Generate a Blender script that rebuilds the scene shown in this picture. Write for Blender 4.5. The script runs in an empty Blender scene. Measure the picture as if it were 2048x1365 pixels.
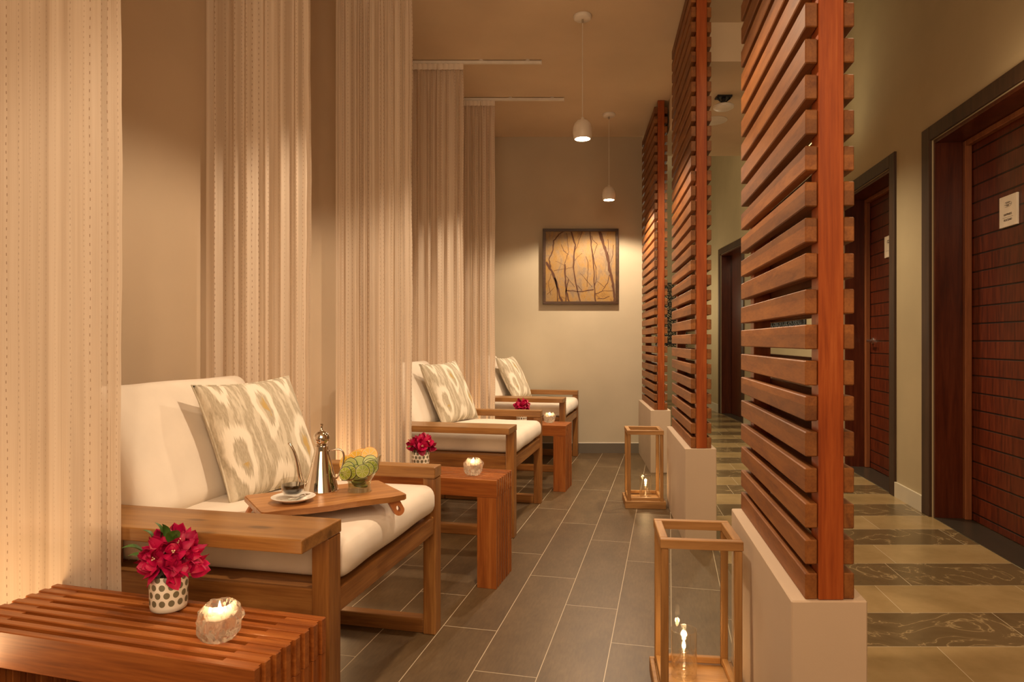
import bpy, bmesh, math, random
from mathutils import Vector, Matrix, noise
random.seed(7)
R = math.radians
SC = bpy.context.scene
COL = SC.collection
CEIL = 2.965

# ------------------------------------------------------------------ materials
def newmat(name):
    m = bpy.data.materials.new(name); m.use_nodes = True
    nt = m.node_tree; nt.nodes.clear()
    out = nt.nodes.new('ShaderNodeOutputMaterial')
    return m, nt, out
def N(nt, t, **kw):
    n = nt.nodes.new(t)
    for k, v in kw.items():
        if k in n.inputs: n.inputs[k].default_value = v
        else: setattr(n, k, v)
    return n
def L(nt, a, b): nt.links.new(a, b)
def math_(nt, op, a, b=None, c=None):
    n = nt.nodes.new('ShaderNodeMath'); n.operation = op
    for i, v in enumerate((a, b, c)):
        if v is None: continue
        if isinstance(v, (int, float)): n.inputs[i].default_value = v
        else: nt.links.new(v, n.inputs[i])
    return n.outputs[0]
def ramp(nt, fac, stops):
    n = nt.nodes.new('ShaderNodeValToRGB'); e = n.color_ramp.elements
    while len(e) < len(stops): e.new(0.5)
    for i, (p, c) in enumerate(stops):
        e[i].position = p; e[i].color = (c[0], c[1], c[2], 1)
    nt.links.new(fac, n.inputs[0]); return n.outputs[0]
def mixc(nt, fac, a, b, mode='MIX'):
    n = nt.nodes.new('ShaderNodeMix'); n.data_type = 'RGBA'; n.blend_type = mode
    for s, v in ((n.inputs[0], fac), (n.inputs[6], a), (n.inputs[7], b)):
        if isinstance(v, (int, float)): s.default_value = v
        elif isinstance(v, tuple): s.default_value = (v[0], v[1], v[2], 1)
        else: nt.links.new(v, s)
    return n.outputs[2]
def srgb(r, g, b):
    f = lambda c: (c/255/12.92) if c/255 <= .04045 else ((c/255+.055)/1.055)**2.4
    return (f(r), f(g), f(b))
def pbsdf(nt, out, color=None, rough=.5, metal=0, **kw):
    p = nt.nodes.new('ShaderNodeBsdfPrincipled')
    if color is not None:
        if isinstance(color, tuple): p.inputs['Base Color'].default_value = (*color[:3], 1)
        else: nt.links.new(color, p.inputs['Base Color'])
    if isinstance(rough, (int, float)): p.inputs['Roughness'].default_value = rough
    else: nt.links.new(rough, p.inputs['Roughness'])
    p.inputs['Metallic'].default_value = metal
    for k, v in kw.items(): p.inputs[k].default_value = v
    nt.links.new(p.outputs[0], out.inputs[0]); return p
def bump(nt, p, h, strength=.2, dist=.002):
    b = nt.nodes.new('ShaderNodeBump'); b.inputs['Strength'].default_value = strength
    b.inputs['Distance'].default_value = dist
    nt.links.new(h, b.inputs['Height']); nt.links.new(b.outputs[0], p.inputs['Normal'])
def coords(nt, kind='Object', scale=(1, 1, 1), rnd=False):
    tc = nt.nodes.new('ShaderNodeTexCoord'); src = tc.outputs[kind]
    if rnd:
        oi = nt.nodes.new('ShaderNodeObjectInfo')
        v = nt.nodes.new('ShaderNodeVectorMath'); v.operation = 'ADD'
        m = math_(nt, 'MULTIPLY', oi.outputs['Random'], 17.3)
        cb = nt.nodes.new('ShaderNodeCombineXYZ')
        for i in range(3): nt.links.new(m, cb.inputs[i])
        nt.links.new(src, v.inputs[0]); nt.links.new(cb.outputs[0], v.inputs[1]); src = v.outputs[0]
    mp = nt.nodes.new('ShaderNodeMapping'); mp.inputs['Scale'].default_value = scale
    nt.links.new(src, mp.inputs[0]); return mp.outputs[0]

def paint(name, col, rough=.75, var=.06):
    m, nt, out = newmat(name)
    v = coords(nt, 'Object', (1.3, 1.3, 1.3))
    n = N(nt, 'ShaderNodeTexNoise', Scale=1.6, Detail=4.0); L(nt, v, n.inputs['Vector'])
    c = ramp(nt, n.outputs[0], [(.3, tuple(x*(1-var) for x in col)), (.7, tuple(x*(1+var) for x in col))])
    p = pbsdf(nt, out, c, rough)
    n2 = N(nt, 'ShaderNodeTexNoise', Scale=180.0, Detail=2.0); L(nt, v, n2.inputs['Vector'])
    bump(nt, p, n2.outputs[0], .12, .001)
    return m
def wood(name, axis, dark, mid, light, rough=.38, slat_pitch=None, slat_z0=0, knots=False):
    m, nt, out = newmat(name)
    sc = [9.0, 9.0, 9.0]; sc[axis] = .7
    v = coords(nt, 'Object', tuple(sc), rnd=True)
    n = N(nt, 'ShaderNodeTexNoise', Scale=3.0, Detail=5.0, Roughness=.6, Distortion=.6); L(nt, v, n.inputs['Vector'])
    sc2 = [70.0]*3; sc2[axis] = 2.5
    v2 = coords(nt, 'Object', tuple(sc2), rnd=True)
    n2 = N(nt, 'ShaderNodeTexNoise', Scale=3.0, Detail=3.0); L(nt, v2, n2.inputs['Vector'])
    f = math_(nt, 'ADD', math_(nt, 'MULTIPLY', n.outputs[0], .72), math_(nt, 'MULTIPLY', n2.outputs[0], .28))
    c = ramp(nt, f, [(.32, dark), (.5, mid), (.68, light)])
    if slat_pitch:
        tc = nt.nodes.new('ShaderNodeTexCoord'); sp = nt.nodes.new('ShaderNodeSeparateXYZ'); L(nt, tc.outputs['Object'], sp.inputs[0])
        k = math_(nt, 'FLOOR', math_(nt, 'DIVIDE', math_(nt, 'SUBTRACT', sp.outputs[2], slat_z0), slat_pitch))
        w = N(nt, 'ShaderNodeTexWhiteNoise', noise_dimensions='1D'); L(nt, k, w.inputs['W'])
        g = math_(nt, 'ADD', math_(nt, 'MULTIPLY', w.outputs[0], .5), .75)
        cb = nt.nodes.new('ShaderNodeCombineColor')
        for i in range(3): L(nt, g, cb.inputs[i])
        c = mixc(nt, 1.0, c, cb.outputs[0], 'MULTIPLY')
    if knots:
        v3 = coords(nt, 'Object', tuple([4.0 if a == axis else 11.0 for a in range(3)]))
        vo = N(nt, 'ShaderNodeTexVoronoi', Scale=1.0); L(nt, v3, vo.inputs['Vector'])
        kf = ramp(nt, vo.outputs['Distance'], [(.0, (1, 1, 1)), (.10, (.8, .8, .8)), (.17, (0, 0, 0))])
        c = mixc(nt, math_(nt, 'MULTIPLY', kf, .75), c, tuple(x*.35 for x in dark))
    p = pbsdf(nt, out, c, rough)
    bump(nt, p, f, .15, .001)
    return m
def fabric(name, col, rough=.9, scale=700):
    m, nt, out = newmat(name)
    v = coords(nt, 'Object')
    n = N(nt, 'ShaderNodeTexNoise', Scale=9.0, Detail=3.0); L(nt, v, n.inputs['Vector'])
    c = ramp(nt, n.outputs[0], [(.3, tuple(x*.95 for x in col)), (.7, tuple(min(1, x*1.04) for x in col))])
    p = pbsdf(nt, out, c, rough); p.inputs['Sheen Weight'].default_value = .15
    w = N(nt, 'ShaderNodeTexNoise', Scale=float(scale), Detail=1.0); L(nt, v, w.inputs['Vector'])
    big = N(nt, 'ShaderNodeTexNoise', Scale=5.0, Detail=2.0); L(nt, v, big.inputs['Vector'])
    h = math_(nt, 'ADD', math_(nt, 'MULTIPLY', w.outputs[0], .03), big.outputs[0])
    bump(nt, p, h, .35, .012)
    return m
def emis(name, col, s):
    m, nt, out = newmat(name)
    e = N(nt, 'ShaderNodeEmission', Strength=s); e.inputs[0].default_value = (*col, 1)
    L(nt, e.outputs[0], out.inputs[0]); return m
def thin_glass(name, tint=(1, 1, 1), refl=1.0, rough=.0, base=.03):
    m, nt, out = newmat(name)
    t = N(nt, 'ShaderNodeBsdfTransparent'); t.inputs[0].default_value = (*tint, 1)
    g = N(nt, 'ShaderNodeBsdfGlossy', Roughness=rough); g.inputs[0].default_value = (1, 1, 1, 1)
    lw = N(nt, 'ShaderNodeLayerWeight', Blend=.35)
    f = math_(nt, 'ADD', math_(nt, 'MULTIPLY', math_(nt, 'POWER', lw.outputs['Facing'], 2.5), .6*refl), base)
    mx = nt.nodes.new('ShaderNodeMixShader'); L(nt, f, mx.inputs[0]); L(nt, t.outputs[0], mx.inputs[1]); L(nt, g.outputs[0], mx.inputs[2])
    L(nt, mx.outputs[0], out.inputs[0]); return m
def thick_glass(name, tint=(1, 1, 1), clear=.4, rough=.02):
    m, nt, out = newmat(name)
    t = N(nt, 'ShaderNodeBsdfTransparent'); t.inputs[0].default_value = (*tint, 1)
    g = N(nt, 'ShaderNodeBsdfGlass', Roughness=rough, IOR=1.45); g.inputs[0].default_value = (*tint, 1)
    mx = nt.nodes.new('ShaderNodeMixShader'); mx.inputs[0].default_value = clear
    L(nt, g.outputs[0], mx.inputs[1]); L(nt, t.outputs[0], mx.inputs[2])
    d = N(nt, 'ShaderNodeBsdfTranslucent'); d.inputs[0].default_value = (1, .95, .88, 1)
    m2 = nt.nodes.new('ShaderNodeMixShader'); m2.inputs[0].default_value = .12
    L(nt, mx.outputs[0], m2.inputs[1]); L(nt, d.outputs[0], m2.inputs[2]); L(nt, m2.outputs[0], out.inputs[0]); return m
def simple(name, col, rough=.5, metal=0, **kw):
    m, nt, out = newmat(name)
    v = coords(nt, 'Object')
    n = N(nt, 'ShaderNodeTexNoise', Scale=14.0, Detail=2.0); L(nt, v, n.inputs['Vector'])
    c = ramp(nt, n.outputs[0], [(.3, tuple(x*.93 for x in col)), (.7, tuple(min(1, x*1.05) for x in col))])
    pbsdf(nt, out, c, rough, metal, **kw); return m

M = {}
M['wall'] = paint('wall_paint', (.53, .415, .295))
M['wall_back'] = paint('back_wall_paint', (.485, .425, .315))
M['wall_green'] = paint('olive_wall_paint', (.44, .355, .215))
M['ceil'] = paint('ceiling_paint', (.66, .54, .39))
M['plinth'] = paint('plinth_paint', (.53, .41, .30))
M['white'] = simple('white_paint', (.75, .72, .66), .4)
M['base_dark'] = paint('dark_baseboard_tile', (.13, .11, .085), .5)
M['base_pale'] = paint('pale_stone_baseboard', (.60, .54, .42), .5)
CW = [(.140, .050, .012), (.265, .110, .028), (.39, .185, .052)]     # chair wood
for i, a in enumerate('xyz'):
    M['chair_'+a] = wood('armchair_teak_'+a, i, *CW, rough=.36)
    M['table_'+a] = wood('side_table_wood_'+a, i, (.15, .038, .008), (.30, .088, .017), (.43, .155, .036), rough=.33)
    M['lant_'+a] = wood('lantern_pine_'+a, i, (.22, .10, .028), (.36, .18, .055), (.48, .26, .09), rough=.5)
M['arm'] = wood('armrest_teak', 0, (.17, .070, .018), (.275, .125, .033), (.38, .19, .055), rough=.34, knots=True)
M['slat'] = wood('screen_slat_wood', 1, (.120, .034, .007), (.205, .070, .015), (.28, .105, .024), rough=.52, slat_pitch=.0762, slat_z0=.5757-.05-.0762*8+.006)
M['post'] = wood('screen_post_wood', 2, (.19, .032, .007), (.32, .068, .013), (.44, .120, .028), rough=.33)
M['door_v'] = wood('door_frame_wood', 2, (.038, .006, .002), (.072, .013, .004), (.11, .024, .008), rough=.3)
M['casing'] = wood('door_casing_wood', 2, (.028, .011, .004), (.046, .019, .007), (.065, .028, .011), rough=.6)
M['stop'] = wood('door_stop_wood', 2, (.16, .045, .015), (.22, .07, .024), (.3, .10, .035), rough=.4)
M['cream'] = fabric('cream_canvas', (.76, .68, .585))
M['tray'] = wood('tray_wood', 0, (.24, .088, .024), (.40, .175, .055), (.52, .26, .09), rough=.35)
M['tray_leg'] = wood('tray_leg_wood', 2, (.36, .11, .035), (.48, .17, .055), (.56, .22, .08), rough=.4)
M['metal'] = simple('polished_steel', (.78, .72, .64), .07, 1.0)
M['chrome'] = simple('chrome', (.8, .8, .78), .12, 1.0)
M['black'] = simple('black_metal', (.012, .012, .014), .45, .3)
M['brass'] = simple('brushed_nickel', (.5, .45, .38), .3, 1.0)
M['china'] = simple('white_china', (.82, .79, .74), .15)
M['tea'] = simple('dark_tea', (.010, .008, .004), .05)
M['oil'] = thin_glass('lamp_oil', (.98, .96, .90), 1.6, 0, .14)
M['pane'] = thin_glass('lantern_pane', (.965, .975, .955), .55, 0, .035)
M['glass'] = thin_glass('clear_glass', (.975, .975, .96), 1.8, .01, .06)
M['bowlglass'] = thin_glass('bowl_glass', (.86, .88, .80), 1.3, .01, .06)
M['cyl'] = thin_glass('lamp_cylinder_glass', (.96, .955, .93), 2.6, .08, .15)
M['ice'] = thick_glass('chunky_glass', (1.0, .98, .95), .18, .02)
M['wax'] = simple('candle_wax', (.85, .78, .62), .4)
M['flame'] = emis('flame', (1.0, .64, .28), 32)
M['bulb'] = emis('lamp_bulb', (1.0, .80, .52), 22)
M['shade'] = simple('pendant_shade_white', (.74, .68, .60), .35)
M['petal'] = simple('magenta_bract', (.50, .002, .075), .5)
M['petal_d'] = simple('deep_magenta_bract', (.36, .001, .055), .5)
M['leaf'] = simple('bougainvillea_leaf', (.05, .13, .018), .45)
M['stem'] = simple('green_stem', (.06, .07, .02), .6)
M['stamen'] = simple('cream_floret', (.9, .75, .5), .5)
M['flesh_c'] = simple('cucumber_flesh', (.52, .60, .20), .3)
M['flesh_l'] = simple('lime_flesh', (.42, .52, .05), .3)
M['rind_g'] = simple('green_rind', (.03, .085, .006), .4)
M['flesh_o'] = simple('orange_flesh', (.82, .52, .05), .3)
M['pith'] = simple('pale_pith', (.74, .74, .42), .4)
M['rind_o'] = simple('orange_rind', (.85, .38, .02), .4)
M['sign'] = simple('sign_plate', (.93, .84, .72), .4)
M['ink'] = simple('sign_ink', (.10, .07, .05), .6)
M['stone_dark'] = simple('dark_threshold_stone', (.035, .030, .022), .3)
M['frame'] = wood('picture_frame_wood', 0, (.028, .014, .008), (.05, .024, .012), (.075, .036, .018), rough=.4)
M['branch'] = simple('painted_branch', (.075, .028, .012), .8)

# door leaf: dark red board with horizontal grooves
def door_mat():
    m, nt, out = newmat('grooved_door_wood')
    v = coords(nt, 'Object', (14, 14, 1.6))
    n = N(nt, 'ShaderNodeTexNoise', Scale=4.0, Detail=4.0); L(nt, v, n.inputs['Vector'])
    c = ramp(nt, n.outputs[0], [(.3, (.050, .007, .002)), (.5, (.100, .015, .004)), (.7, (.145, .026, .007))])
    tc = nt.nodes.new('ShaderNodeTexCoord'); sp = nt.nodes.new('ShaderNodeSeparateXYZ'); L(nt, tc.outputs['Object'], sp.inputs[0])
    fr = math_(nt, 'FRACT', math_(nt, 'DIVIDE', sp.outputs[2], .1))
    d = math_(nt, 'ABSOLUTE', math_(nt, 'SUBTRACT', fr, .5))
    g = ramp(nt, d, [(0, (0, 0, 0)), (.028, (0, 0, 0)), (.05, (1, 1, 1))])
    c = mixc(nt, g, (.006, .002, .001), c)
    p = pbsdf(nt, out, c, .36); bump(nt, p, g, .6, .006); return m
M['door'] = door_mat()

def tile_mat():
    m, nt, out = newmat('wood_look_floor_tile')
    g = nt.nodes.new('ShaderNodeNewGeometry'); sp = nt.nodes.new('ShaderNodeSeparateXYZ'); L(nt, g.outputs['Position'], sp.inputs[0])
    X, Y = sp.outputs[0], sp.outputs[1]; c_, s_ = .9736, .2284
    u = math_(nt, 'SUBTRACT', math_(nt, 'MULTIPLY', X, c_), math_(nt, 'MULTIPLY', Y, s_))
    v = math_(nt, 'ADD', math_(nt, 'MULTIPLY', X, s_), math_(nt, 'MULTIPLY', Y, c_))
    uu = math_(nt, 'DIVIDE', math_(nt, 'ADD', u, .6059), .2045)
    col = math_(nt, 'FLOOR', uu); fu = math_(nt, 'FRACT', uu)
    vv = math_(nt, 'DIVIDE', math_(nt, 'ADD', math_(nt, 'SUBTRACT', v, 2.05), math_(nt, 'MULTIPLY', col, .2977)), .893)
    row = math_(nt, 'FLOOR', vv); fv = math_(nt, 'FRACT', vv)
    du = math_(nt, 'MULTIPLY', math_(nt, 'MINIMUM', fu, math_(nt, 'SUBTRACT', 1.0, fu)), .2045)
    dv = math_(nt, 'MULTIPLY', math_(nt, 'MINIMUM', fv, math_(nt, 'SUBTRACT', 1.0, fv)), .893)
    d = math_(nt, 'MINIMUM', du, dv)
    gm = math_(nt, 'LESS_THAN', d, .00135)
    cb = nt.nodes.new('ShaderNodeCombineXYZ'); L(nt, col, cb.inputs[0]); L(nt, row, cb.inputs[1])
    wn = N(nt, 'ShaderNodeTexWhiteNoise', noise_dimensions='2D'); L(nt, cb.outputs[0], wn.inputs['Vector'])
    cv = nt.nodes.new('ShaderNodeCombineXYZ'); L(nt, math_(nt, 'MULTIPLY', u, 5.0), cv.inputs[0]); L(nt, math_(nt, 'MULTIPLY', v, 2.2), cv.inputs[1]); L(nt, math_(nt, 'MULTIPLY', wn.outputs[0], 9.0), cv.inputs[2])
    n1 = N(nt, 'ShaderNodeTexNoise', Scale=1.6, Detail=6.0, Roughness=.65); L(nt, cv.outputs[0], n1.inputs['Vector'])
    cv2 = nt.nodes.new('ShaderNodeCombineXYZ'); L(nt, math_(nt, 'MULTIPLY', u, 130.0), cv2.inputs[0]); L(nt, math_(nt, 'MULTIPLY', v, 22.0), cv2.inputs[1])
    n2 = N(nt, 'ShaderNodeTexNoise', Scale=1.0, Detail=3.0); L(nt, cv2.outputs[0], n2.inputs['Vector'])
    f = math_(nt, 'ADD', math_(nt, 'MULTIPLY', n1.outputs[0], .65), math_(nt, 'MULTIPLY', n2.outputs[0], .35))
    f = math_(nt, 'ADD', f, math_(nt, 'MULTIPLY', math_(nt, 'SUBTRACT', wn.outputs[0], .5), .10))
    c = ramp(nt, f, [(.3, (.062, .037, .0155)), (.5, (.100, .062, .028)), (.7, (.145, .094, .046))])
    c = mixc(nt, gm, c, (.50, .42, .30))
    p = pbsdf(nt, out, c, .42)
    h = math_(nt, 'SUBTRACT', f, math_(nt, 'MULTIPLY', gm, .6)); bump(nt, p, h, .2, .002)
    return m
M['tile'] = tile_mat()

def marble_mat():
    m, nt, out = newmat('striped_marble_floor')
    g = nt.nodes.new('ShaderNodeNewGeometry'); sp = nt.nodes.new('ShaderNodeSeparateXYZ'); L(nt, g.outputs['Position'], sp.inputs[0])
    X, Y = sp.outputs[0], sp.outputs[1]
    k = math_(nt, 'DIVIDE', math_(nt, 'SUBTRACT', Y, 2.300), .287)
    row = math_(nt, 'FLOOR', k); fk = math_(nt, 'FRACT', k)
    par = math_(nt, 'FLOORED_MODULO', row, 2.0)     # 0 dark, 1 light
    wr = N(nt, 'ShaderNodeTexWhiteNoise', noise_dimensions='1D'); L(nt, row, wr.inputs['W'])
    a = math_(nt, 'SUBTRACT', X, math_(nt, 'MULTIPLY', Y, .155))
    aa = math_(nt, 'ADD', math_(nt, 'DIVIDE', a, .60), math_(nt, 'MULTIPLY', wr.outputs[0], 1.0))
    colm = math_(nt, 'FLOOR', aa); fa = math_(nt, 'FRACT', aa)
    d = math_(nt, 'MINIMUM', math_(nt, 'MULTIPLY', math_(nt, 'MINIMUM', fk, math_(nt, 'SUBTRACT', 1.0, fk)), .287),
              math_(nt, 'MULTIPLY', math_(nt, 'MINIMUM', fa, math_(nt, 'SUBTRACT', 1.0, fa)), .60))
    gm = math_(nt, 'LESS_THAN', d, .0011)
    cb = nt.nodes.new('ShaderNodeCombineXYZ'); L(nt, X, cb.inputs[0]); L(nt, Y, cb.inputs[1]); L(nt, math_(nt, 'MULTIPLY', math_(nt, 'ADD', row, colm), 3.7), cb.inputs[2])
    n1 = N(nt, 'ShaderNodeTexNoise', Scale=3.2, Detail=5.0, Roughness=.55, Distortion=1.2); L(nt, cb.outputs[0], n1.inputs['Vector'])
    vein = math_(nt, 'ABSOLUTE', math_(nt, 'SUBTRACT', n1.outputs[0], .5))
    dark = ramp(nt, vein, [(0, (.34, .25, .13)), (.006, (.19, .135, .068)), (.016, (.135, .093, .045)), (.2, (.105, .072, .034))])
    n2 = N(nt, 'ShaderNodeTexNoise', Scale=3.0, Detail=6.0, Roughness=.6); L(nt, cb.outputs[0], n2.inputs['Vector'])
    light = ramp(nt, n2.outputs[0], [(.3, (.24, .165, .070)), (.5, (.31, .215, .10)), (.7, (.37, .265, .13))])
    c = mixc(nt, par, dark, light)
    c = mixc(nt, gm, c, (.55, .47, .33))
    p = pbsdf(nt, out, c, .22)
    return m
M['marble'] = marble_mat()

def curtain_mat():
    m, nt, out = newmat('sheer_stitched_curtain')
    uv = nt.nodes.new('ShaderNodeUVMap'); uv.uv_map = 'UVMap'
    sp = nt.nodes.new('ShaderNodeSeparateXYZ'); L(nt, uv.outputs[0], sp.inputs[0])
    u, v = sp.outputs[0], sp.outputs[1]
    wob = N(nt, 'ShaderNodeTexNoise', Scale=1.0, Detail=1.0)
    cbw = nt.nodes.new('ShaderNodeCombineXYZ'); L(nt, math_(nt, 'MULTIPLY', v, 6.0), cbw.inputs[1]); L(nt, math_(nt, 'MULTIPLY', u, 9.0), cbw.inputs[0]); L(nt, cbw.outputs[0], wob.inputs['Vector'])
    uw = math_(nt, 'ADD', u, math_(nt, 'MULTIPLY', wob.outputs[0], .010))
    k = math_(nt, 'DIVIDE', uw, .027); kf = math_(nt, 'FRACT', k); ki = math_(nt, 'FLOOR', k)
    w = N(nt, 'ShaderNodeTexWhiteNoise', noise_dimensions='1D'); L(nt, ki, w.inputs['W'])
    off = math_(nt, 'ADD', math_(nt, 'MULTIPLY', w.outputs[0], .7), .15)
    dx = math_(nt, 'MULTIPLY', math_(nt, 'ABSOLUTE', math_(nt, 'SUBTRACT', kf, off)), .027)
    vz = math_(nt, 'ADD', math_(nt, 'DIVIDE', v, math_(nt, 'ADD', .010, math_(nt, 'MULTIPLY', w.outputs[0], .014))), math_(nt, 'MULTIPLY', w.outputs[0], 5.0))
    dz = math_(nt, 'ABSOLUTE', math_(nt, 'SUBTRACT', math_(nt, 'FRACT', vz), .5))
    dot = math_(nt, 'MULTIPLY', math_(nt, 'LESS_THAN', dx, .0009), math_(nt, 'LESS_THAN', dz, .17))
    # faint thread lines and bands
    band = N(nt, 'ShaderNodeTexNoise', Scale=1.0, Detail=4.0, Roughness=.75)
    cb = nt.nodes.new('ShaderNodeCombineXYZ'); L(nt, math_(nt, 'MULTIPLY', u, 30.0), cb.inputs[0]); L(nt, math_(nt, 'MULTIPLY', v, .35), cb.inputs[1]); L(nt, cb.outputs[0], band.inputs['Vector'])
    c = ramp(nt, band.outputs[0], [(.3, (.64, .53, .42)), (.5, (.75, .645, .535)), (.7, (.83, .73, .62))])
    c = mixc(nt, math_(nt, 'MULTIPLY', dot, math_(nt, 'MULTIPLY', math_(nt, 'POWER', w.outputs[0], .7), .9)), c, (.22, .11, .04))
    d = N(nt, 'ShaderNodeBsdfDiffuse'); L(nt, c, d.inputs[0])
    t = N(nt, 'ShaderNodeBsdfTranslucent'); L(nt, c, t.inputs[0])
    tr = N(nt, 'ShaderNodeBsdfTransparent')
    m1 = nt.nodes.new('ShaderNodeMixShader'); m1.inputs[0].default_value = .34
    L(nt, d.outputs[0], m1.inputs[1]); L(nt, t.outputs[0], m1.inputs[2])
    b2 = N(nt, 'ShaderNodeTexNoise', Scale=1.0, Detail=1.0)
    cb2 = nt.nodes.new('ShaderNodeCombineXYZ'); L(nt, math_(nt, 'MULTIPLY', u, 13.0), cb2.inputs[0]); L(nt, cb2.outputs[0], b2.inputs['Vector'])
    tf = ramp(nt, b2.outputs[0], [(.52, (.03, .03, .03)), (.64, (.20, .20, .20))])
    rel = math_(nt, 'FLOORED_MODULO', u, 3.1)
    sheer = math_(nt, 'MULTIPLY', math_(nt, 'GREATER_THAN', rel, .048), math_(nt, 'LESS_THAN', rel, .066))
    tf = math_(nt, 'ADD', tf, math_(nt, 'MULTIPLY', sheer, .30))
    m2 = nt.nodes.new('ShaderNodeMixShader'); L(nt, tf, m2.inputs[0]); L(nt, m1.outputs[0], m2.inputs[1]); L(nt, tr.outputs[0], m2.inputs[2])
    L(nt, m2.outputs[0], out.inputs[0]); return m
M['curtain'] = curtain_mat()

def ikat_mat():
    m, nt, out = newmat('ikat_print_linen')
    tc = nt.nodes.new('ShaderNodeTexCoord'); sp = nt.nodes.new('ShaderNodeSeparateXYZ'); L(nt, tc.outputs['Object'], sp.inputs[0])
    x, y = sp.outputs[0], sp.outputs[1]
    def nz(ax, ay, sc, det=2.0):
        n = N(nt, 'ShaderNodeTexNoise', Scale=1.0, Detail=det); cb = nt.nodes.new('ShaderNodeCombineXYZ')
        L(nt, math_(nt, 'MULTIPLY', x, ax*sc), cb.inputs[0]); L(nt, math_(nt, 'MULTIPLY', y, ay*sc), cb.inputs[1]); L(nt, cb.outputs[0], n.inputs['Vector']); return n.outputs[0]
    jag = math_(nt, 'MULTIPLY', math_(nt, 'SUBTRACT', nz(240, 3, 1, 3.0), .5), .10)
    yj = math_(nt, 'ADD', y, jag)
    xw = math_(nt, 'ADD', x, math_(nt, 'MULTIPLY', math_(nt, 'SUBTRACT', nz(3, 9, 1), .5), .05))
    kx = math_(nt, 'DIVIDE', math_(nt, 'ADD', xw, .475), .135); ix = math_(nt, 'FLOOR', kx); fx = math_(nt, 'SUBTRACT', math_(nt, 'FRACT', kx), .5)
    st = math_(nt, 'MULTIPLY', math_(nt, 'FLOORED_MODULO', ix, 2.0), .5)
    ky = math_(nt, 'ADD', math_(nt, 'DIVIDE', math_(nt, 'ADD', yj, .5), .30), st); fy = math_(nt, 'SUBTRACT', math_(nt, 'FRACT', ky), .42)
    # teardrop: width shrinks downwards
    taper = math_(nt, 'MAXIMUM', math_(nt, 'ADD', .36, math_(nt, 'MULTIPLY', fy, .42)), .05)
    d = math_(nt, 'SQRT', math_(nt, 'ADD', math_(nt, 'POWER', math_(nt, 'DIVIDE', fx, taper), 2.0), math_(nt, 'POWER', math_(nt, 'DIVIDE', fy, .46), 2.0)))
    ring = ramp(nt, d, [(.44, (0, 0, 0)), (.52, (1, 1, 1)), (.78, (1, 1, 1)), (.90, (0, 0, 0))])
    core = ramp(nt, d, [(.20, (1, 1, 1)), (.30, (0, 0, 0))])
    fill = nz(9, 9, 1)
    cmask = math_(nt, 'MULTIPLY', core, math_(nt, 'GREATER_THAN', fill, .45))
    base = ramp(nt, nz(420, 60, 1), [(.3, (.36, .31, .225)), (.7, (.52, .455, .345))])
    streak = ramp(nt, nz(45, 7, 1, 4.0), [(.50, (0, 0, 0)), (.57, (1, 1, 1))])
    c = mixc(nt, math_(nt, 'MULTIPLY', streak, .55), base, (.74, .68, .56))
    c = mixc(nt, math_(nt, 'MULTIPLY', core, .9), c, base)
    c = mixc(nt, ring, c, (.78, .72, .61))
    c = mixc(nt, math_(nt, 'MULTIPLY', cmask, .8), c, (.50, .33, .08))
    p = pbsdf(nt, out, c, .9); bump(nt, p, nz(420, 420, 1), .25, .002)
    return m
M['ikat'] = ikat_mat()

def vase_mat():
    m, nt, out = newmat('dotted_white_ceramic')
    tc = nt.nodes.new('ShaderNodeTexCoord'); sp = nt.nodes.new('ShaderNodeSeparateXYZ'); L(nt, tc.outputs['Object'], sp.inputs[0])
    ang = math_(nt, 'ARCTAN2', sp.outputs[1], sp.outputs[0])
    a = math_(nt, 'MULTIPLY', math_(nt, 'ADD', math_(nt, 'DIVIDE', ang, 2*math.pi), .5), 13.0)
    b = math_(nt, 'DIVIDE', math_(nt, 'SUBTRACT', sp.outputs[2], .014), .0175)
    row = math_(nt, 'FLOOR', b)
    fa = math_(nt, 'SUBTRACT', math_(nt, 'FRACT', math_(nt, 'ADD', a, math_(nt, 'MULTIPLY', math_(nt, 'FLOORED_MODULO', row, 2.0), .5))), .5)
    fb = math_(nt, 'SUBTRACT', math_(nt, 'FRACT', b), .5)
    d = math_(nt, 'SQRT', math_(nt, 'ADD', math_(nt, 'POWER', math_(nt, 'MULTIPLY', fa, .0205), 2.0), math_(nt, 'POWER', math_(nt, 'MULTIPLY', fb, .0175), 2.0)))
    ok = math_(nt, 'MULTIPLY', math_(nt, 'GREATER_THAN', row, -.5), math_(nt, 'LESS_THAN', row, 3.5))
    f = math_(nt, 'MULTIPLY', math_(nt, 'LESS_THAN', d, .0070), ok)
    c = mixc(nt, f, (.80, .76, .68), (.17, .155, .10))
    p = pbsdf(nt, out, c, .3); bump(nt, p, math_(nt, 'SUBTRACT', 1.0, f), .5, .002); return m
M['vase'] = vase_mat()

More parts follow.
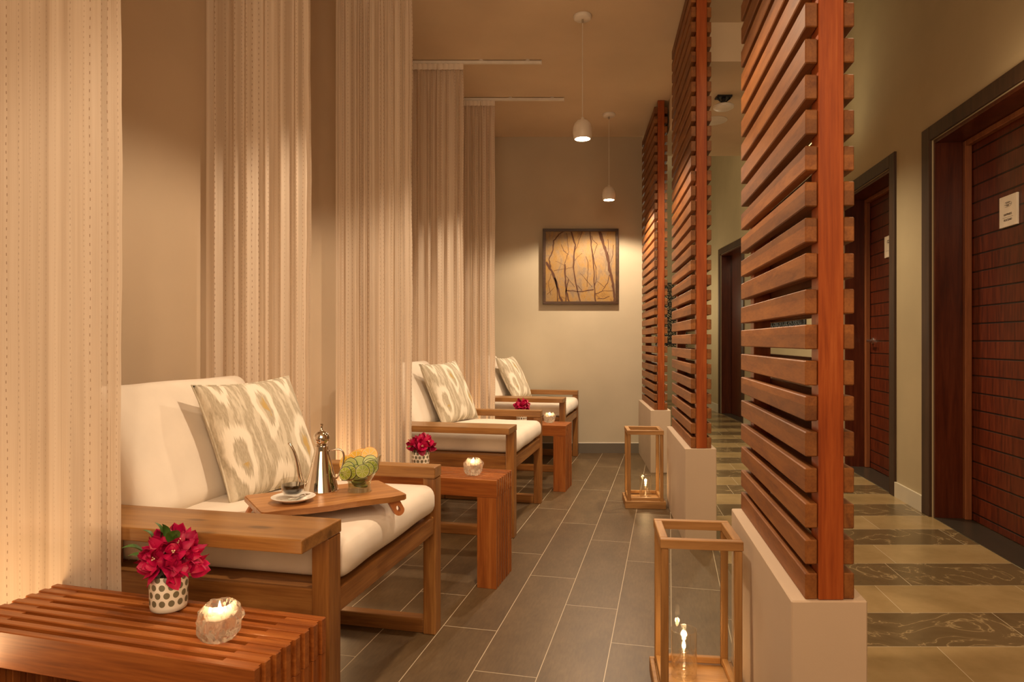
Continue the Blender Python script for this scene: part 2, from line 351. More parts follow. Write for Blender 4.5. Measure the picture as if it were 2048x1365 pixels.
def canvas_mat():
    m, nt, out = newmat('ochre_painted_canvas')
    v = coords(nt, 'Object', (4, 4, 3))
    n = N(nt, 'ShaderNodeTexNoise', Scale=1.4, Detail=8.0, Roughness=.7, Distortion=.8); L(nt, v, n.inputs['Vector'])
    c = ramp(nt, n.outputs[0], [(.32, (.13, .060, .018)), (.42, (.30, .165, .035)), (.52, (.26, .165, .070)), (.60, (.18, .125, .075)), (.72, (.34, .25, .13))])
    v2 = coords(nt, 'Object', (22, 22, 9))
    n2 = N(nt, 'ShaderNodeTexNoise', Scale=2.0, Detail=6.0, Roughness=.7, Distortion=2.0); L(nt, v2, n2.inputs['Vector'])
    ln = math_(nt, 'ABSOLUTE', math_(nt, 'SUBTRACT', n2.outputs[0], .5))
    lf = ramp(nt, ln, [(0, (1, 1, 1)), (.016, (0, 0, 0))])
    c = mixc(nt, math_(nt, 'MULTIPLY', lf, .7), c, (.09, .04, .012))
    pbsdf(nt, out, c, .6); return m
M['canvas'] = canvas_mat()

# ------------------------------------------------------------------ mesh helpers
class MB:
    def __init__(s): s.bm = bmesh.new(); s.mi = 0; s.uv = None
    def quadbox(s, pts):                      # 8 points: bottom 4 then top 4
        v = [s.bm.verts.new(p) for p in pts]
        for f in ((3, 2, 1, 0), (4, 5, 6, 7), (0, 1, 5, 4), (1, 2, 6, 5), (2, 3, 7, 6), (3, 0, 4, 7)):
            fc = s.bm.faces.new([v[i] for i in f]); fc.material_index = s.mi
        return v
    def box(s, x0, x1, y0, y1, z0, z1):
        return s.quadbox([(x0, y0, z0), (x1, y0, z0), (x1, y1, z0), (x0, y1, z0), (x0, y0, z1), (x1, y0, z1), (x1, y1, z1), (x0, y1, z1)])
    def bevel(s, off, seg=1):
        bmesh.ops.bevel(s.bm, geom=s.bm.edges[:], offset=off, segments=seg, affect='EDGES', profile=.5, clamp_overlap=True); return s
    def lathe(s, prof, seg=32, c=(0, 0, 0), fn=None, closed=True):
        rings = []
        for (r, z) in prof:
            if r < 1e-6:
                rings.append([s.bm.verts.new((c[0], c[1], c[2]+z))]); continue
            ring = []
            for i in range(seg):
                a = 2*math.pi*i/seg; p = Vector((c[0]+r*math.cos(a), c[1]+r*math.sin(a), c[2]+z))
                if fn: p = Vector(fn(p, a))
                ring.append(s.bm.verts.new(p))
            rings.append(ring)
        for A, B in zip(rings, rings[1:]):
            for i in range(seg):
                j = (i+1) % seg
                if len(A) == 1 and len(B) == 1: break
                if len(A) == 1: f = [A[0], B[j], B[i]]
                elif len(B) == 1: f = [A[i], A[j], B[0]]
                else: f = [A[i], A[j], B[j], B[i]]
                fc = s.bm.faces.new(f); fc.material_index = s.mi
        return s
    def tube(s, pts, r, seg=10, cap=True):
        pts = [Vector(p) for p in pts]; n = len(pts); rr = r if isinstance(r, (list, tuple)) else [r]*n
        up = Vector((0, 0, 1)); rings = []; prev = None
        for i, p in enumerate(pts):
            t = (pts[min(i+1, n-1)]-pts[max(i-1, 0)]).normalized()
            if prev is None:
                a = t.cross(up)
                if a.length < .1: a = t.cross(Vector((1, 0, 0)))
                a.normalize()
            else:
                a = (prev - t*prev.dot(t)).normalized()
            prev = a; b = t.cross(a)
            rings.append([s.bm.verts.new(p+(a*math.cos(2*math.pi*k/seg)+b*math.sin(2*math.pi*k/seg))*rr[i]) for k in range(seg)])
        for A, B in zip(rings, rings[1:]):
            for k in range(seg):
                f = s.bm.faces.new([A[k], A[(k+1) % seg], B[(k+1) % seg], B[k]]); f.material_index = s.mi
        if cap:
            for rg in (rings[0][::-1], rings[-1]):
                f = s.bm.faces.new(rg); f.material_index = s.mi
        return s
    def build(s, name, mats, parent=None, smooth=False, loc=None, rot=None, angle=None):
        bmesh.ops.recalc_face_normals(s.bm, faces=s.bm.faces[:])
        me = bpy.data.meshes.new(name); s.bm.to_mesh(me); s.bm.free()
        if not isinstance(mats, (list, tuple)): mats = [mats]
        for m in mats: me.materials.append(m)
        if smooth:
            for p in me.polygons: p.use_smooth = True
            if angle:
                try: me.set_sharp_from_angle(angle=R(angle))
                except Exception: pass
        o = bpy.data.objects.new(name, me); COL.objects.link(o)
        if parent: o.parent = parent
        if loc is not None: o.location = loc
        if rot is not None: o.rotation_euler = rot
        return o
def tag(o, label=None, cat=None, group=None, kind=None):
    if label: o['label'] = label
    if cat: o['category'] = cat
    if group: o['group'] = group
    if kind: o['kind'] = kind
    return o
def empty(name, loc, rz=0):
    o = bpy.data.objects.new(name, None); COL.objects.link(o); o.location = loc; o.rotation_euler = (0, 0, rz)
    o.empty_display_size = .1; return o
def copy_tree(o, parent=None):
    c = o.copy(); COL.objects.link(c); c.parent = parent
    for ch in list(o.children): copy_tree(ch, c)
    return c
def struct(o): o['kind'] = 'structure'; return o
def bez(p0, p1, p2, p3, n=12):
    p0, p1, p2, p3 = map(Vector, (p0, p1, p2, p3)); o = []
    for i in range(n+1):
        t = i/n; o.append((1-t)**3*p0+3*(1-t)**2*t*p1+3*(1-t)*t*t*p2+t**3*p3)
    return o
def poly_prism(pts, z0, z1, name, mat, holes=None):
    b = MB(); lo = [b.bm.verts.new((x, y, z0)) for x, y in pts]; hi = [b.bm.verts.new((x, y, z1)) for x, y in pts]
    b.bm.faces.new(lo[::-1]); b.bm.faces.new(hi)
    for i in range(len(pts)):
        j = (i+1) % len(pts); b.bm.faces.new([lo[i], lo[j], hi[j], hi[i]])
    return b.build(name, mat)

# ------------------------------------------------------------------ room shell
WALLB = 6.28
# tile/marble boundary follows the plinth line
bx = lambda Y: .752+.146*(Y-1.42)
struct(poly_prism([(-3.2, -1.6), (bx(-1.6), -1.6), (bx(WALLB), WALLB), (bx(WALLB)-.0, 12.6), (-3.2, 12.6)], -.1, 0, 'floor', M['tile']))
struct(poly_prism([(bx(-1.6), -1.6), (3.9, -1.6), (3.9, 12.6), (bx(WALLB), 12.6), (bx(WALLB), WALLB)], -.1, 0, 'floor_corridor', M['marble']))
lw = lambda Y: -1.862+.231*Y
struct(poly_prism([(lw(-1.6)-.2, -1.6), (lw(-1.6), -1.6), (lw(WALLB), WALLB), (lw(WALLB)-.2, WALLB)], 0, CEIL, 'wall_left', M['wall']))
struct(poly_prism([(lw(WALLB)-.2, WALLB), (1.223, WALLB), (1.223, WALLB+.15), (lw(WALLB)-.2, WALLB+.15)], 0, CEIL, 'wall_back', M['wall_back']))
struct(poly_prism([(1.073, WALLB+.15), (1.223, WALLB+.15), (1.223+.15*5.6, 12.15), (1.073+.15*5.6, 12.15)], 0, 3.9, 'wall_corridor_left', M['wall_green']))
b = MB(); b.box(lw(WALLB), 1.195, WALLB-.012, WALLB, 0, .092); struct(b.build('baseboard_back', M['base_dark']))
b = MB(); b.box(lw(WALLB), 1.195, WALLB-.008, WALLB, .092, .097); struct(b.build('trim_1', M['white']))
pe = lambda Y: 2.07-.15*(6.08-Y)
struct(poly_prism([(-2.6, -1.6), (pe(-1.6), -1.6), (pe(6.08), 6.08), (1.25, 6.08), (1.25, WALLB+.15), (-2.6, WALLB+.15)], CEIL, CEIL+.14, 'ceiling', M['ceil']))
struct(poly_prism([(1.0, -1.6), (3.9, -1.6), (3.9, 12.6), (1.0, 12.6)], 3.9, 4.0, 'ceiling_corridor', M['ceil']))
struct(poly_prism([(1.160, 4.025), (pe(4.025), 4.025), (pe(6.08), 6.08), (1.320, 6.08), (1.25, 5.32), (1.18, 4.8)], 2.73, CEIL, 'ceiling_soffit', M['ceil']))
struct(poly_prism([(1.0, 12.0), (3.9, 12.0), (3.9, 12.15), (1.0, 12.15)], 0, 3.9, 'wall_end', M['wall_green']))
# right wall in its own frame: s along, q into the wall
def Wp(s, q): return (1.824+.1676*s+.9859*q, .9859*s-.1676*q)
def wall_piece(b, s0, s1, q0, q1, z0, z1):
    p = [Wp(s0, q0), Wp(s0, q1), Wp(s1, q1), Wp(s1, q0)]
    b.quadbox([(x, y, z0) for x, y in p]+[(x, y, z1) for x, y in p])
D1, D2, DT = (3.02, 4.05), (4.67, 5.70), 2.245
b = MB()
wall_piece(b, -1.6, D1[0], 0, .30, 0, 3.9); wall_piece(b, D1[1], D2[0], 0, .30, 0, 3.9); wall_piece(b, D2[1], 5.99, 0, .30, 0, 3.9)
for d in (D1, D2): wall_piece(b, d[0], d[1], 0, .30, DT, 3.9)
struct(b.build('wall_right', M['wall_green']))
b = MB(); wall_piece(b, 4.16, 4.58, -.014, 0, 0, .10); struct(b.build('baseboard_right', M['base_pale']))
def text_mesh(body, size, name, mat, parent, loc, rot, ext=.0006):
    cu = bpy.data.curves.new(name, 'FONT'); cu.body = body; cu.size = size; cu.extrude = ext; cu.align_x = 'CENTER'; cu.align_y = 'CENTER'
    o = bpy.data.objects.new(name, cu); COL.objects.link(o); bpy.context.view_layer.update()
    dg = bpy.context.evaluated_depsgraph_get(); me = bpy.data.meshes.new_from_object(o.evaluated_get(dg)); me.materials.clear(); me.materials.append(mat)
    COL.objects.unlink(o); bpy.data.objects.remove(o); bpy.data.curves.remove(cu)
    o = bpy.data.objects.new(name, me); COL.objects.link(o); o.parent = parent; o.location = loc; o.rotation_euler = rot; return o
WROT = -math.atan2(.1676, .9859)         # local +y runs along the wall, local +x into it
def make_door(n, d, handle_far):
    root = empty('door_%d' % n, (*Wp(d[0], 0), 0), WROT); root['kind'] = 'structure'
    w = d[1]-d[0]; cw = .105 if n == 1 else .09
    b = MB(); b.box(-.016, .006, -cw, -.001, 0, DT+.085); b.box(-.016, .006, w+.001, w+cw, 0, DT+.085); b.box(-.016, .006, -.001, w+.001, DT+.001, DT+.085); b.bevel(.003)
    b.build('casing', M['casing'], root)
    b = MB(); b.box(.008, .292, 0.001, .022, 0.004, DT-.001); b.box(.008, .292, w-.022, w-.001, .004, DT-.001); b.box(.008, .292, .022, w-.022, DT-.022, DT-.001)
    b.build('jamb', M['door_v'], root)
    b = MB(); b.box(.155, .192, .023, .058, .004, DT-.023); b.box(.155, .192, w-.058, w-.023, .004, DT-.023); b.box(.155, .192, .058, w-.058, DT-.055, DT-.023); b.bevel(.004)
    b.build('door_stop', M['stop'], root)
    b = MB(); b.box(.194, .234, .024, w-.024, .008, DT-.025); leaf = b.build('door_leaf', M['door'], root)
    b = MB()
    hy = w-.11 if n == 2 else .11; hs = 1 if n == 2 else -1; b.lathe([(0, 0), (.026, 0), (.026, .008), (.012, .012), (.012, .045), (0, .045)], 20)
    for v in b.bm.verts: v.co = Vector((.194-v.co.z, hy+v.co.x, 1.05+v.co.y))
    b.tube([(.150, hy, 1.05), (.148, hy-.05*hs, 1.052), (.150, hy-.115*hs, 1.05)], .008, 10)
    b.build('door_handle', M['chrome'], leaf, smooth=True, angle=40)
    b = MB(); b.box(.0, .19, .023, w-.023, .0, .004); b.build('threshold', M['stone_dark'], root)
    return root, leaf
d1, leaf1 = make_door(1, D1, True)
d2, leaf2 = make_door(2, D2, True)
# door signs
def door_sign(door_d, syc, zc, label, words):
    root = empty('door_sign', (*Wp(door_d[0]+syc, .194), zc), WROT); tag(root, label, 'sign', 'plaques on the corridor doors')
    b = MB(); b.box(-.012, -.0005, -.082, .082, -.082, .082); b.bevel(.0015); b.build('plaque', M['sign'], root)
    rot = (R(90), 0, R(-90))
    b = MB(); pts = [(-.0128, .036*math.cos(t), .035+.014*math.sin(t)) for t in [k*math.pi/12 for k in range(3, 22)]]; b.tube(pts, .0006, 5)
    for dz, wd in ((.043, .018), (.034, .030), (.028, .012)):
        b.tube([(-.0128, -wd+wd*2*k/16, dz+.0022*math.sin(k*2.1)) for k in range(17)], .0009, 5)
    b.build('emblem', M['ink'], root)
    if words:
        text_mesh('HAPPINESS', .0155, 'lettering', M['ink'], root, (-.0125, 0, -.018), rot)
        text_mesh('FELICIDAD', .0155, 'lettering', M['ink'], root, (-.0125, 0, -.047), rot)
    b = MB(); b.box(-.0128, -.0119, -.048, .048, -.0333, -.0322); b.build('divider_line', M['ink'], root)
door_sign(D1, .585, 1.735, 'cream square plaque reading HAPPINESS FELICIDAD on the nearest red door', True)
door_sign(D2, .56, 1.775, 'small pale plaque on the second red door, partly hidden by the door casing', False)
# far stretch of the corridor wall with door three
def Bp(s, q): return (2.827+.0507*s+.9987*q, 5.9+.9987*s-.0507*q)
def bp(b, s0, s1, q0, q1, z0, z1):
    p = [Bp(s0, q0), Bp(s0, q1), Bp(s1, q1), Bp(s1, q0)]
    b.quadbox([(x, y, z0) for x, y in p]+[(x, y, z1) for x, y in p])
b = MB(); bp(b, 0, 2.72, 0, .3, 0, 3.9); bp(b, 3.80, 6.3, 0, .3, 0, 3.9); bp(b, 2.72, 3.80, 0, .3, 2.30, 3.9)
struct(b.build('wall_right_far', M['wall_green']))
b = MB(); bp(b, 3.88, 6.1, -.014, 0, 0, .12); bp(b, .05, 2.64, -.014, 0, 0, .12); struct(b.build('baseboard_right_far', M['base_pale']))
BROT = -math.atan2(.0507, .9987)
root = empty('door_3', (*Bp(2.72, 0), 0), BROT); root['kind'] = 'structure'
b = MB(); b.box(-.016, .006, -.08, 0, 0, 2.38); b.box(-.016, .006, 1.08, 1.16, 0, 2.38); b.box(-.016, .006, 0, 1.08, 2.301, 2.38); b.build('casing', M['casing'], root)
b = MB(); b.box(.007, .139, .0005, .02, .005, 2.299); b.box(.007, .139, 1.06, 1.0795, .005, 2.299); b.box(.007, .139, .021, 1.059, 2.28, 2.299); b.build('jamb', M['door_v'], root)
b = MB(); b.box(.14, .18, .002, .53, .006, 2.295); b.box(.14, .18, .545, 1.078, .006, 2.295); b.build('door_leaf', M['door_v'], root)
b = MB(); b.box(.0, .14, .001, 1.079, 0, .004); b.build('threshold', M['stone_dark'], root)

# ------------------------------------------------------------------ plinths and slatted screens
def screen_set(fl, bl, name_l, pl_label, sc_label):
    fl, bl = Vector(fl), Vector(bl); d = (bl-fl); W = .161
    def P(a, w, z, off=0): q = fl+d*a; return (q.x+w-fl.x, q.y-fl.y+off, z)
    b = MB(); b.quadbox([P(0, 0, 0), P(0, W, 0), P(1, W, 0), P(1, 0, 0), P(0, 0, .5), P(0, W, .5), P(1, W, .5), P(1, 0, .5)]); b.bevel(.003)
    pl = b.build('plinth', M['plinth'], loc=(fl.x, fl.y, 0)); tag(pl, pl_label, 'plinth', 'painted plinths under the slatted screens')
    root = empty('slatted_screen', (fl.x, fl.y, 0)); tag(root, sc_label, 'screen', 'slatted wooden divider screens')
    ln = d.length; i0 = .031
    def bar(b, a0, a1, w0, w1, z0, z1):
        b.quadbox([P(a0, w0, z0), P(a0, w1, z0), P(a1, w1, z0), P(a1, w0, z0), P(a0, w0, z1), P(a0, w1, z1), P(a1, w1, z1), P(a1, w0, z1)])
    for (w0, w1) in ((0, .0262), (.0812, .1045)):
        b = MB(); k = 0
        while True:
            z1 = .556 if k == 0 else .6277+.0762*(k-1); z0 = .5005 if k == 0 else z1-.0525
            if z1 > CEIL-.004: break
            j = random.uniform(-.0012, .0012); e = .008/ln
            bar(b, e, 1-.002, i0+w0+j*.3, i0+w1+j*.3, z0+j, z1+j); k += 1
        b.bevel(.0022); b.build('slat_rows', M['slat'], root)
    for (a0, a1) in ((.003/ln, .058/ln), (1-.08/ln, 1-.025/ln)):
        b = MB(); bar(b, a0, a1, i0+.0268, i0+.0806, .5005, CEIL-.001); b.bevel(.002); b.build('post', M['post'], root)
screen_set((.591, 1.416), (.7207, 2.20), 'near', 'near beige painted plinth beside the large foreground lantern', 'nearest red-brown slatted wood screen, tall in the foreground')
screen_set((.8836, 3.42), (.998, 4.317), 'mid', 'middle beige painted plinth next to the smaller far lantern', 'middle slatted wood screen standing behind the foreground one')
screen_set((1.10, 5.32), (1.185, 6.27), 'far', 'farthest beige painted plinth against the back wall', 'farthest slatted wood screen touching the back wall')

# ------------------------------------------------------------------ curtains and rails
def curtain(x0, x1, Y, seed, label, tilt=0.0, nf=9, amp=.022, z0=.012, rail_end=None, rail=True):
    rnd = random.Random(seed); W = x1-x0; nx, nz = 260, 40; z1 = CEIL-.035
    root = empty('curtain', (x1, Y, 0), tilt); tag(root, label, 'curtain', 'sheer cream curtains hung between the armchairs')
    ph = [rnd.uniform(0, 6.28) for _ in range(8)]; fr = [nf*rnd.uniform(.75, 1.3)*k for k in (.45, 1, 1.7, 2.6)]; am = [.7, 1.0, .42, .16]
    warp = [rnd.uniform(-.6, .6) for _ in range(4)]
    b = MB(); bm = b.bm; uvl = bm.loops.layers.uv.new('UVMap'); grid = []
    for j in range(nz+1):
        z = z0+(z1-z0)*j/nz; row = []
        hz = (z-z0)/(z1-z0); top = max(0, (hz-.93)/.07)
        for i in range(nx+1):
            t = i/nx; x = -W*t
            y = 0
            for q in range(4):
                y += am[q]*math.sin(fr[q]*6.283*t+ph[q]+warp[q]*math.sin(2.1*hz+ph[q+4])*(1.2)+ .8*warp[(q+1) % 4]*hz)
            env = (.55+.45*math.sin(3*t*3.1+ph[2]))
            y = amp*y*(.45+.55*env)*(1-.55*top)+top*.006*math.sin(60*6.283*t*W)
            y *= min(1, t*14+.25)
            edge = .0025*math.sin(z*5+ph[0])+.001*math.sin(z*23+ph[1])
            row.append(bm.verts.new((x+(edge if t < .08 else 0), y, z)))
        grid.append(row)
    us = [0]; mid = grid[nz//3]
    for i in range(nx): us.append(us[-1]+(mid[i+1].co-mid[i].co).length)
    for j in range(nz):
        for i in range(nx):
            f = bm.faces.new([grid[j][i], grid[j][i+1], grid[j+1][i+1], grid[j+1][i]])
            for lp, (ii, jj) in zip(f.loops, ((i, j), (i+1, j), (i+1, j+1), (i, j+1))):
                lp[uvl].uv = (us[ii]+seed*3.1, z0+(z1-z0)*jj/nz)
    b.build('cloth', M['curtain'], root, smooth=True)
    # gathered header tape
    b = MB(); bm = b.bm; pr = None
    n = int(W/.034)*8
    for i in range(n+1):
        t = i/n; x = -W*t; y = -.010-.007*abs(math.sin(math.pi*t*n/8)); drop = .006*abs(math.sin(math.pi*t*n/8))
        cur = (bm.verts.new((x, y, z1-.030-drop)), bm.verts.new((x, y, z1+.008)))
        if pr: bm.faces.new([pr[0], cur[0], cur[1], pr[1]])
        pr = cur
    b.build('header_tape', M['cream'], root, smooth=True)
    if rail:
        re = rail_end if rail_end is not None else x1+.5
        rl = empty('curtain_rail', (x1, Y, CEIL), tilt); tag(rl, rail_label(label), 'rail', 'white ceiling curtain rails')
        b = MB(); b.box(-W-.02, re-x1, -.010, .010, -.024, -.004); b.bevel(.0015); b.build('track', M['white'], rl)
        b = MB(); b.box(re-x1-.002, re-x1+.006, -.012, .012, -.026, -.003); b.bevel(.0015); b.build('end_cap', M['white'], rl)
        for xx in (-W*.9, .12, re-x1-.09):
            b = MB(); b.lathe([(0, -.004), (.013, -.004), (.013, 0), (0, 0)], 16, (xx, -.012, -.0002)); b.build('bracket', M['white'], rl)
RL = {}
def rail_label(l): return RL[l]
c1 = 'broad sheer cream curtain at the far left foreground behind the near side table'
c2 = 'sheer cream curtain hanging just behind the nearest armchair'
c3 = 'sheer cream curtain beyond the second side table, glowing at its foot'
c4 = 'sheer cream curtain behind the second armchair, with gathered heading showing'
c5 = 'farthest narrow sheer cream curtain in front of the last armchair'
RL = {c1: 'white ceiling rail carrying the far left foreground curtain', c2: 'white ceiling rail of the curtain behind the nearest armchair',
      c3: 'white ceiling rail of the curtain beyond the second side table', c4: 'nearer of the two white curtain rails seen on the ceiling, ends at mid ceiling',
      c5: 'farther of the two white curtain rails seen on the ceiling, near the back wall'}
curtain(-1.375, -.935, 1.605, 1, c1, tilt=R(-13), nf=3, amp=.007)
curtain(lw(2.68)+.022, -.804, 2.68, 2, c2, nf=6, amp=.020)
curtain(-.906, -.516, 3.46, 3, c3, nf=7, amp=.020)
curtain(lw(4.57)+.015, -.331, 4.57, 4, c4, nf=8, amp=.016, rail_end=.1965)
curtain(lw(5.27)+.015, -.134, 5.27, 5, c5, nf=8, amp=.016, rail_end=.405)

# ------------------------------------------------------------------ soft shapes
def cushion_mb(sx, sy, sz, r, crown=.012, n=(26, 26, 6), flat=False):
    b = MB(); bm = b.bm; nx, ny, nz = n; vs = {}
    def vert(i, j, k):
        key = (i, j, k)
        if key in vs: return vs[key]
        def ax(i, n, s):   # cluster samples near the ends for rounding
            t = i/n; t = .5-.5*math.cos(math.pi*t) if n > 8 else t
            return (t-.5)*s
        p = Vector((ax(i, nx, sx), ax(j, ny, sy), ax(k, nz, sz)))
        q = Vector((max(-sx/2+r, min(sx/2-r, p.x)), max(-sy/2+r, min(sy/2-r, p.y)), max(-sz/2+r, min(sz/2-r, p.z))))
        d = p-q
        if d.length > 1e-7: p = q+d.normalized()*min(r, d.length) if d.length <= r else q+d.normalized()*r
        cr = (1-(2*p.x/sx)**2)*(1-(2*p.y/sy)**2)
        wr = noise.noise(Vector((p.x*7, p.y*7, k*2.0)))*.0035
        p.z += (crown*max(0, cr)**.5+wr)*(2*p.z/sz) if (p.z > 0 or not flat) else 0
        e = 1+.010*math.sin(p.y*19+1)+.006*noise.noise(p*11)
        p.x *= 1+(e-1)*.5
        vs[key] = bm.verts.new(p); return vs[key]
    def face(a): bm.faces.new([vert(*t) for t in a])
    for i in range(nx):
        for j in range(ny):
            face([(i, j, 0), (i, j+1, 0), (i+1, j+1, 0), (i+1, j, 0)]); face([(i, j, nz), (i+1, j, nz), (i+1, j+1, nz), (i, j+1, nz)])
    for i in range(nx):
        for k in range(nz):
            face([(i, 0, k), (i+1, 0, k), (i+1, 0, k+1), (i, 0, k+1)]); face([(i, ny, k), (i, ny, k+1), (i+1, ny, k+1), (i+1, ny, k)])
    for j in range(ny):
        for k in range(nz):
            face([(0, j, k), (0, j, k+1), (0, j+1, k+1), (0, j+1, k)]); face([(nx, j, k), (nx, j+1, k), (nx, j+1, k+1), (nx, j, k+1)])
    return b
def seam_mb(sx, sy, z, r, rad=.0025):
    b = MB(); pts = []
    for (cx, cy, a0) in ((sx/2-r, sy/2-r, 0), (-sx/2+r, sy/2-r, 90), (-sx/2+r, -sy/2+r, 180), (sx/2-r, -sy/2+r, 270)):
        for k in range(7):
            a = R(a0+15*k); pts.append((cx+r*math.cos(a), cy+r*math.sin(a), z))
    pts.append(pts[0]); b.tube(pts, rad, 6, False); return b

# ------------------------------------------------------------------ armchair (local +x faces the aisle, +y runs away)
CH_W = .96
def make_chair():
    root = empty('armchair', (0, 0, 0))
    def bx_(name, x0, x1, y0, y1, z0, z1, mat, bev=.004, par=root):
        b = MB(); b.box(x0, x1, y0, y1, z0, z1); b.bevel(bev, 2); return b.build(name, mat, par)
    bx_('armrest', -.80, 0, 0, .19, .567, .60, M['arm'], .003)
    bx_('armrest', -.66, 0, CH_W-.072, CH_W, .560, .60, M['arm'], .003)
    for (y0, y1) in ((.125, .188), (CH_W-.062, CH_W)):
        bx_('leg', -.048, -.001, y0, y1, 0, .5665 if y0 < .5 else .5595, M['chair_z'])
        bx_('leg', -.70, -.652, y0, y1, 0, .5665 if y0 < .5 else .5595, M['chair_z'])
        bx_('floor_runner', -.651, -.049, y0+.008, y1-.008, 0.0, .052, M['chair_x'])
        bx_('side_rail', -.651, -.049, y0+.012, y1+(.062 if y0 < .5 else -.012), .358, .4365, M['chair_x'])
    bx_('front_rail', -.044, -.006, .189, CH_W-.063, .362, .424, M['chair_y'])
    bx_('back_rail', -.700, -.662, .189, CH_W-.063, .362, .424, M['chair_y'])
    b = MB()
    for k in range(6):
        x = -.655+k*.105; b.box(x, x+.055, .251, CH_W-.063, .424, .436)
    b.bevel(.002); b.build('seat_slats', M['chair_y'], root)
    # sloping back frame behind the back cushion
    b = MB()
    for y in (.23, .53, CH_W-.12):
        b.quadbox([(-.735, y, .4), (-.702, y, .4), (-.702, y+.04, .4), (-.735, y+.04, .4), (-.945, y, .86), (-.915, y, .86), (-.915, y+.04, .86), (-.945, y+.04, .86)])
    b.box(-.945, -.915, .21, CH_W-.06, .80, .86); b.bevel(.003); b.build('back_frame', M['chair_z'], root)
    sx, sy, sz = .765, CH_W-.255, .102
    sc = cushion_mb(sx, sy, sz, .040, .012, (30, 30, 6), True).build('seat_cushion', M['cream'], root, smooth=True, loc=(-sx/2+.008, .190+sy/2, .437+sz/2))
    hx = .425; bc = cushion_mb(hx, sy-.01, .135, .045, .016, (26, 30, 8)).build('back_cushion', M['cream'], root, smooth=True)
    # local x of cushion becomes its height; lean back
    lean = R(25); up = Vector((-math.sin(lean), 0, math.cos(lean))); nrm = Vector((math.cos(lean), 0, math.sin(lean)))
    mat = Matrix((( -up.x*-1, 0, nrm.x), (0, 1, 0), (up.z, 0, nrm.z))).to_4x4()
    mat = Matrix(((up.x, 0, nrm.x), (0, -1, 0), (up.z, 0, nrm.z))).to_4x4()
    base = Vector((-.585, .195+sy/2, .548)); ctr = base+up*(hx/2)-nrm*(.135/2)
    bc.matrix_local = Matrix.Translation(ctr) @ mat
    return root
ch = make_chair(); CROT = R(-13)
tag(ch, 'nearest wooden armchair with cream cushions, a serving tray on its seat', 'armchair', 'low wooden armchairs along the curtained wall')
ch.location = (-.474, 1.512, 0); ch.rotation_euler[2] = CROT
CHL = [(-.474, 1.512), (-.016, 3.437), (.394, 5.205)]
for (x, y), lab in zip(CHL[1:], ('second wooden armchair with cream cushions, in the middle of the row', 'last wooden armchair with cream cushions, closest to the back wall')):
    c = copy_tree(ch); c.location = (x, y, 0); c['label'] = lab
def cloc(i, x, y, z):
    ox, oy = CHL[i]; c, s = math.cos(CROT), math.sin(CROT); return Vector((ox+c*x-s*y, oy+s*x+c*y, z))

# patterned throw pillows
def pillow():
    S = .405; n = 34; T = .062; b = MB(); bm = b.bm; F = []; B = []
    for j in range(n+1):
        fr, br = [], []
        for i in range(n+1):
            u = 2*i/n-1; v = 2*j/n-1
            pin = 1-.075*(1-abs(v)**2.2)*abs(u)**1.0*0 
            x = u*S/2*(1-.07*(1-v*v)*abs(u)); y = v*S/2*(1-.07*(1-u*u)*abs(v))
            t = T*max(0, (1-abs(u)**2.6)*(1-abs(v)**2.6))**.48
            wr = .006*noise.noise(Vector((u*2.4, v*2.4, 3)))*(1-max(abs(u), abs(v))**4)
            fr.append(bm.verts.new((x, y, t+wr)))
            br.append(fr[-1] if i in (0, n) or j in (0, n) else bm.verts.new((x, y, -t+wr)))
        F.append(fr); B.append(br)
    for j in range(n):
        for i in range(n):
            bm.faces.new([F[j][i], F[j][i+1], F[j+1][i+1], F[j+1][i]]); bm.faces.new([B[j][i], B[j+1][i], B[j+1][i+1], B[j][i+1]])
    return b
def place_pillow(o, i, TL, TR, BL):
    TL, TR, BL = [cloc(i, *p) for p in (TL, TR, BL)]
    xax = (TR-TL).normalized(); zax = xax.cross((TL-BL)).normalized(); yax = zax.cross(xax)
    c = (TR+BL)/2
    m = Matrix((xax, yax, zax)).transposed().to_4x4(); o.matrix_world = Matrix.Translation(c) @ m
pw = pillow().build('throw_pillow', M['ikat'], smooth=True)
b = MB(); 
_s = .405/2; pts = []
for (sx_, sy_) in ((-1, -1), (1, -1), (1, 1), (-1, 1), (-1, -1)): pass
for k in range(4):
    for t in range(12):
        u = -1+2*t/12
        uu, vv = ((u, -1), (1, u), (-u, 1), (-1, -u))[k]
        pts.append((uu*_s*(1-.07*(1-vv*vv)*abs(uu)), vv*_s*(1-.07*(1-uu*uu)*abs(vv)), 0))
pts.append(pts[0]); b.tube(pts, .003, 6, False); b.build('seam', M['ikat'], pw, smooth=True)
tag(pw, 'grey and cream ikat patterned pillow with mustard spots, behind the coffee pot', 'pillow', 'ikat patterned throw pillows')
PL = ((-.672, .475, .905), (-.575, .845, .915), (-.500, .478, .545))
place_pillow(pw, 0, *PL)
for i, lab in ((1, 'ikat patterned pillow leaning in the second armchair'), (2, 'ikat patterned pillow leaning in the last armchair by the back wall')):
    q = copy_tree(pw); q['label'] = lab; place_pillow(q, i, (-.672, .475 if i == 1 else .60, .905), (-.575, .845 if i == 1 else .97, .915) if i == 1 else (-.60, .87, .915), (-.500, .478 if i == 1 else .50, .545))
    if i == 2: place_pillow(q, i, (-.655, .45, .900), (-.60, .82, .905), (-.470, .47, .545))

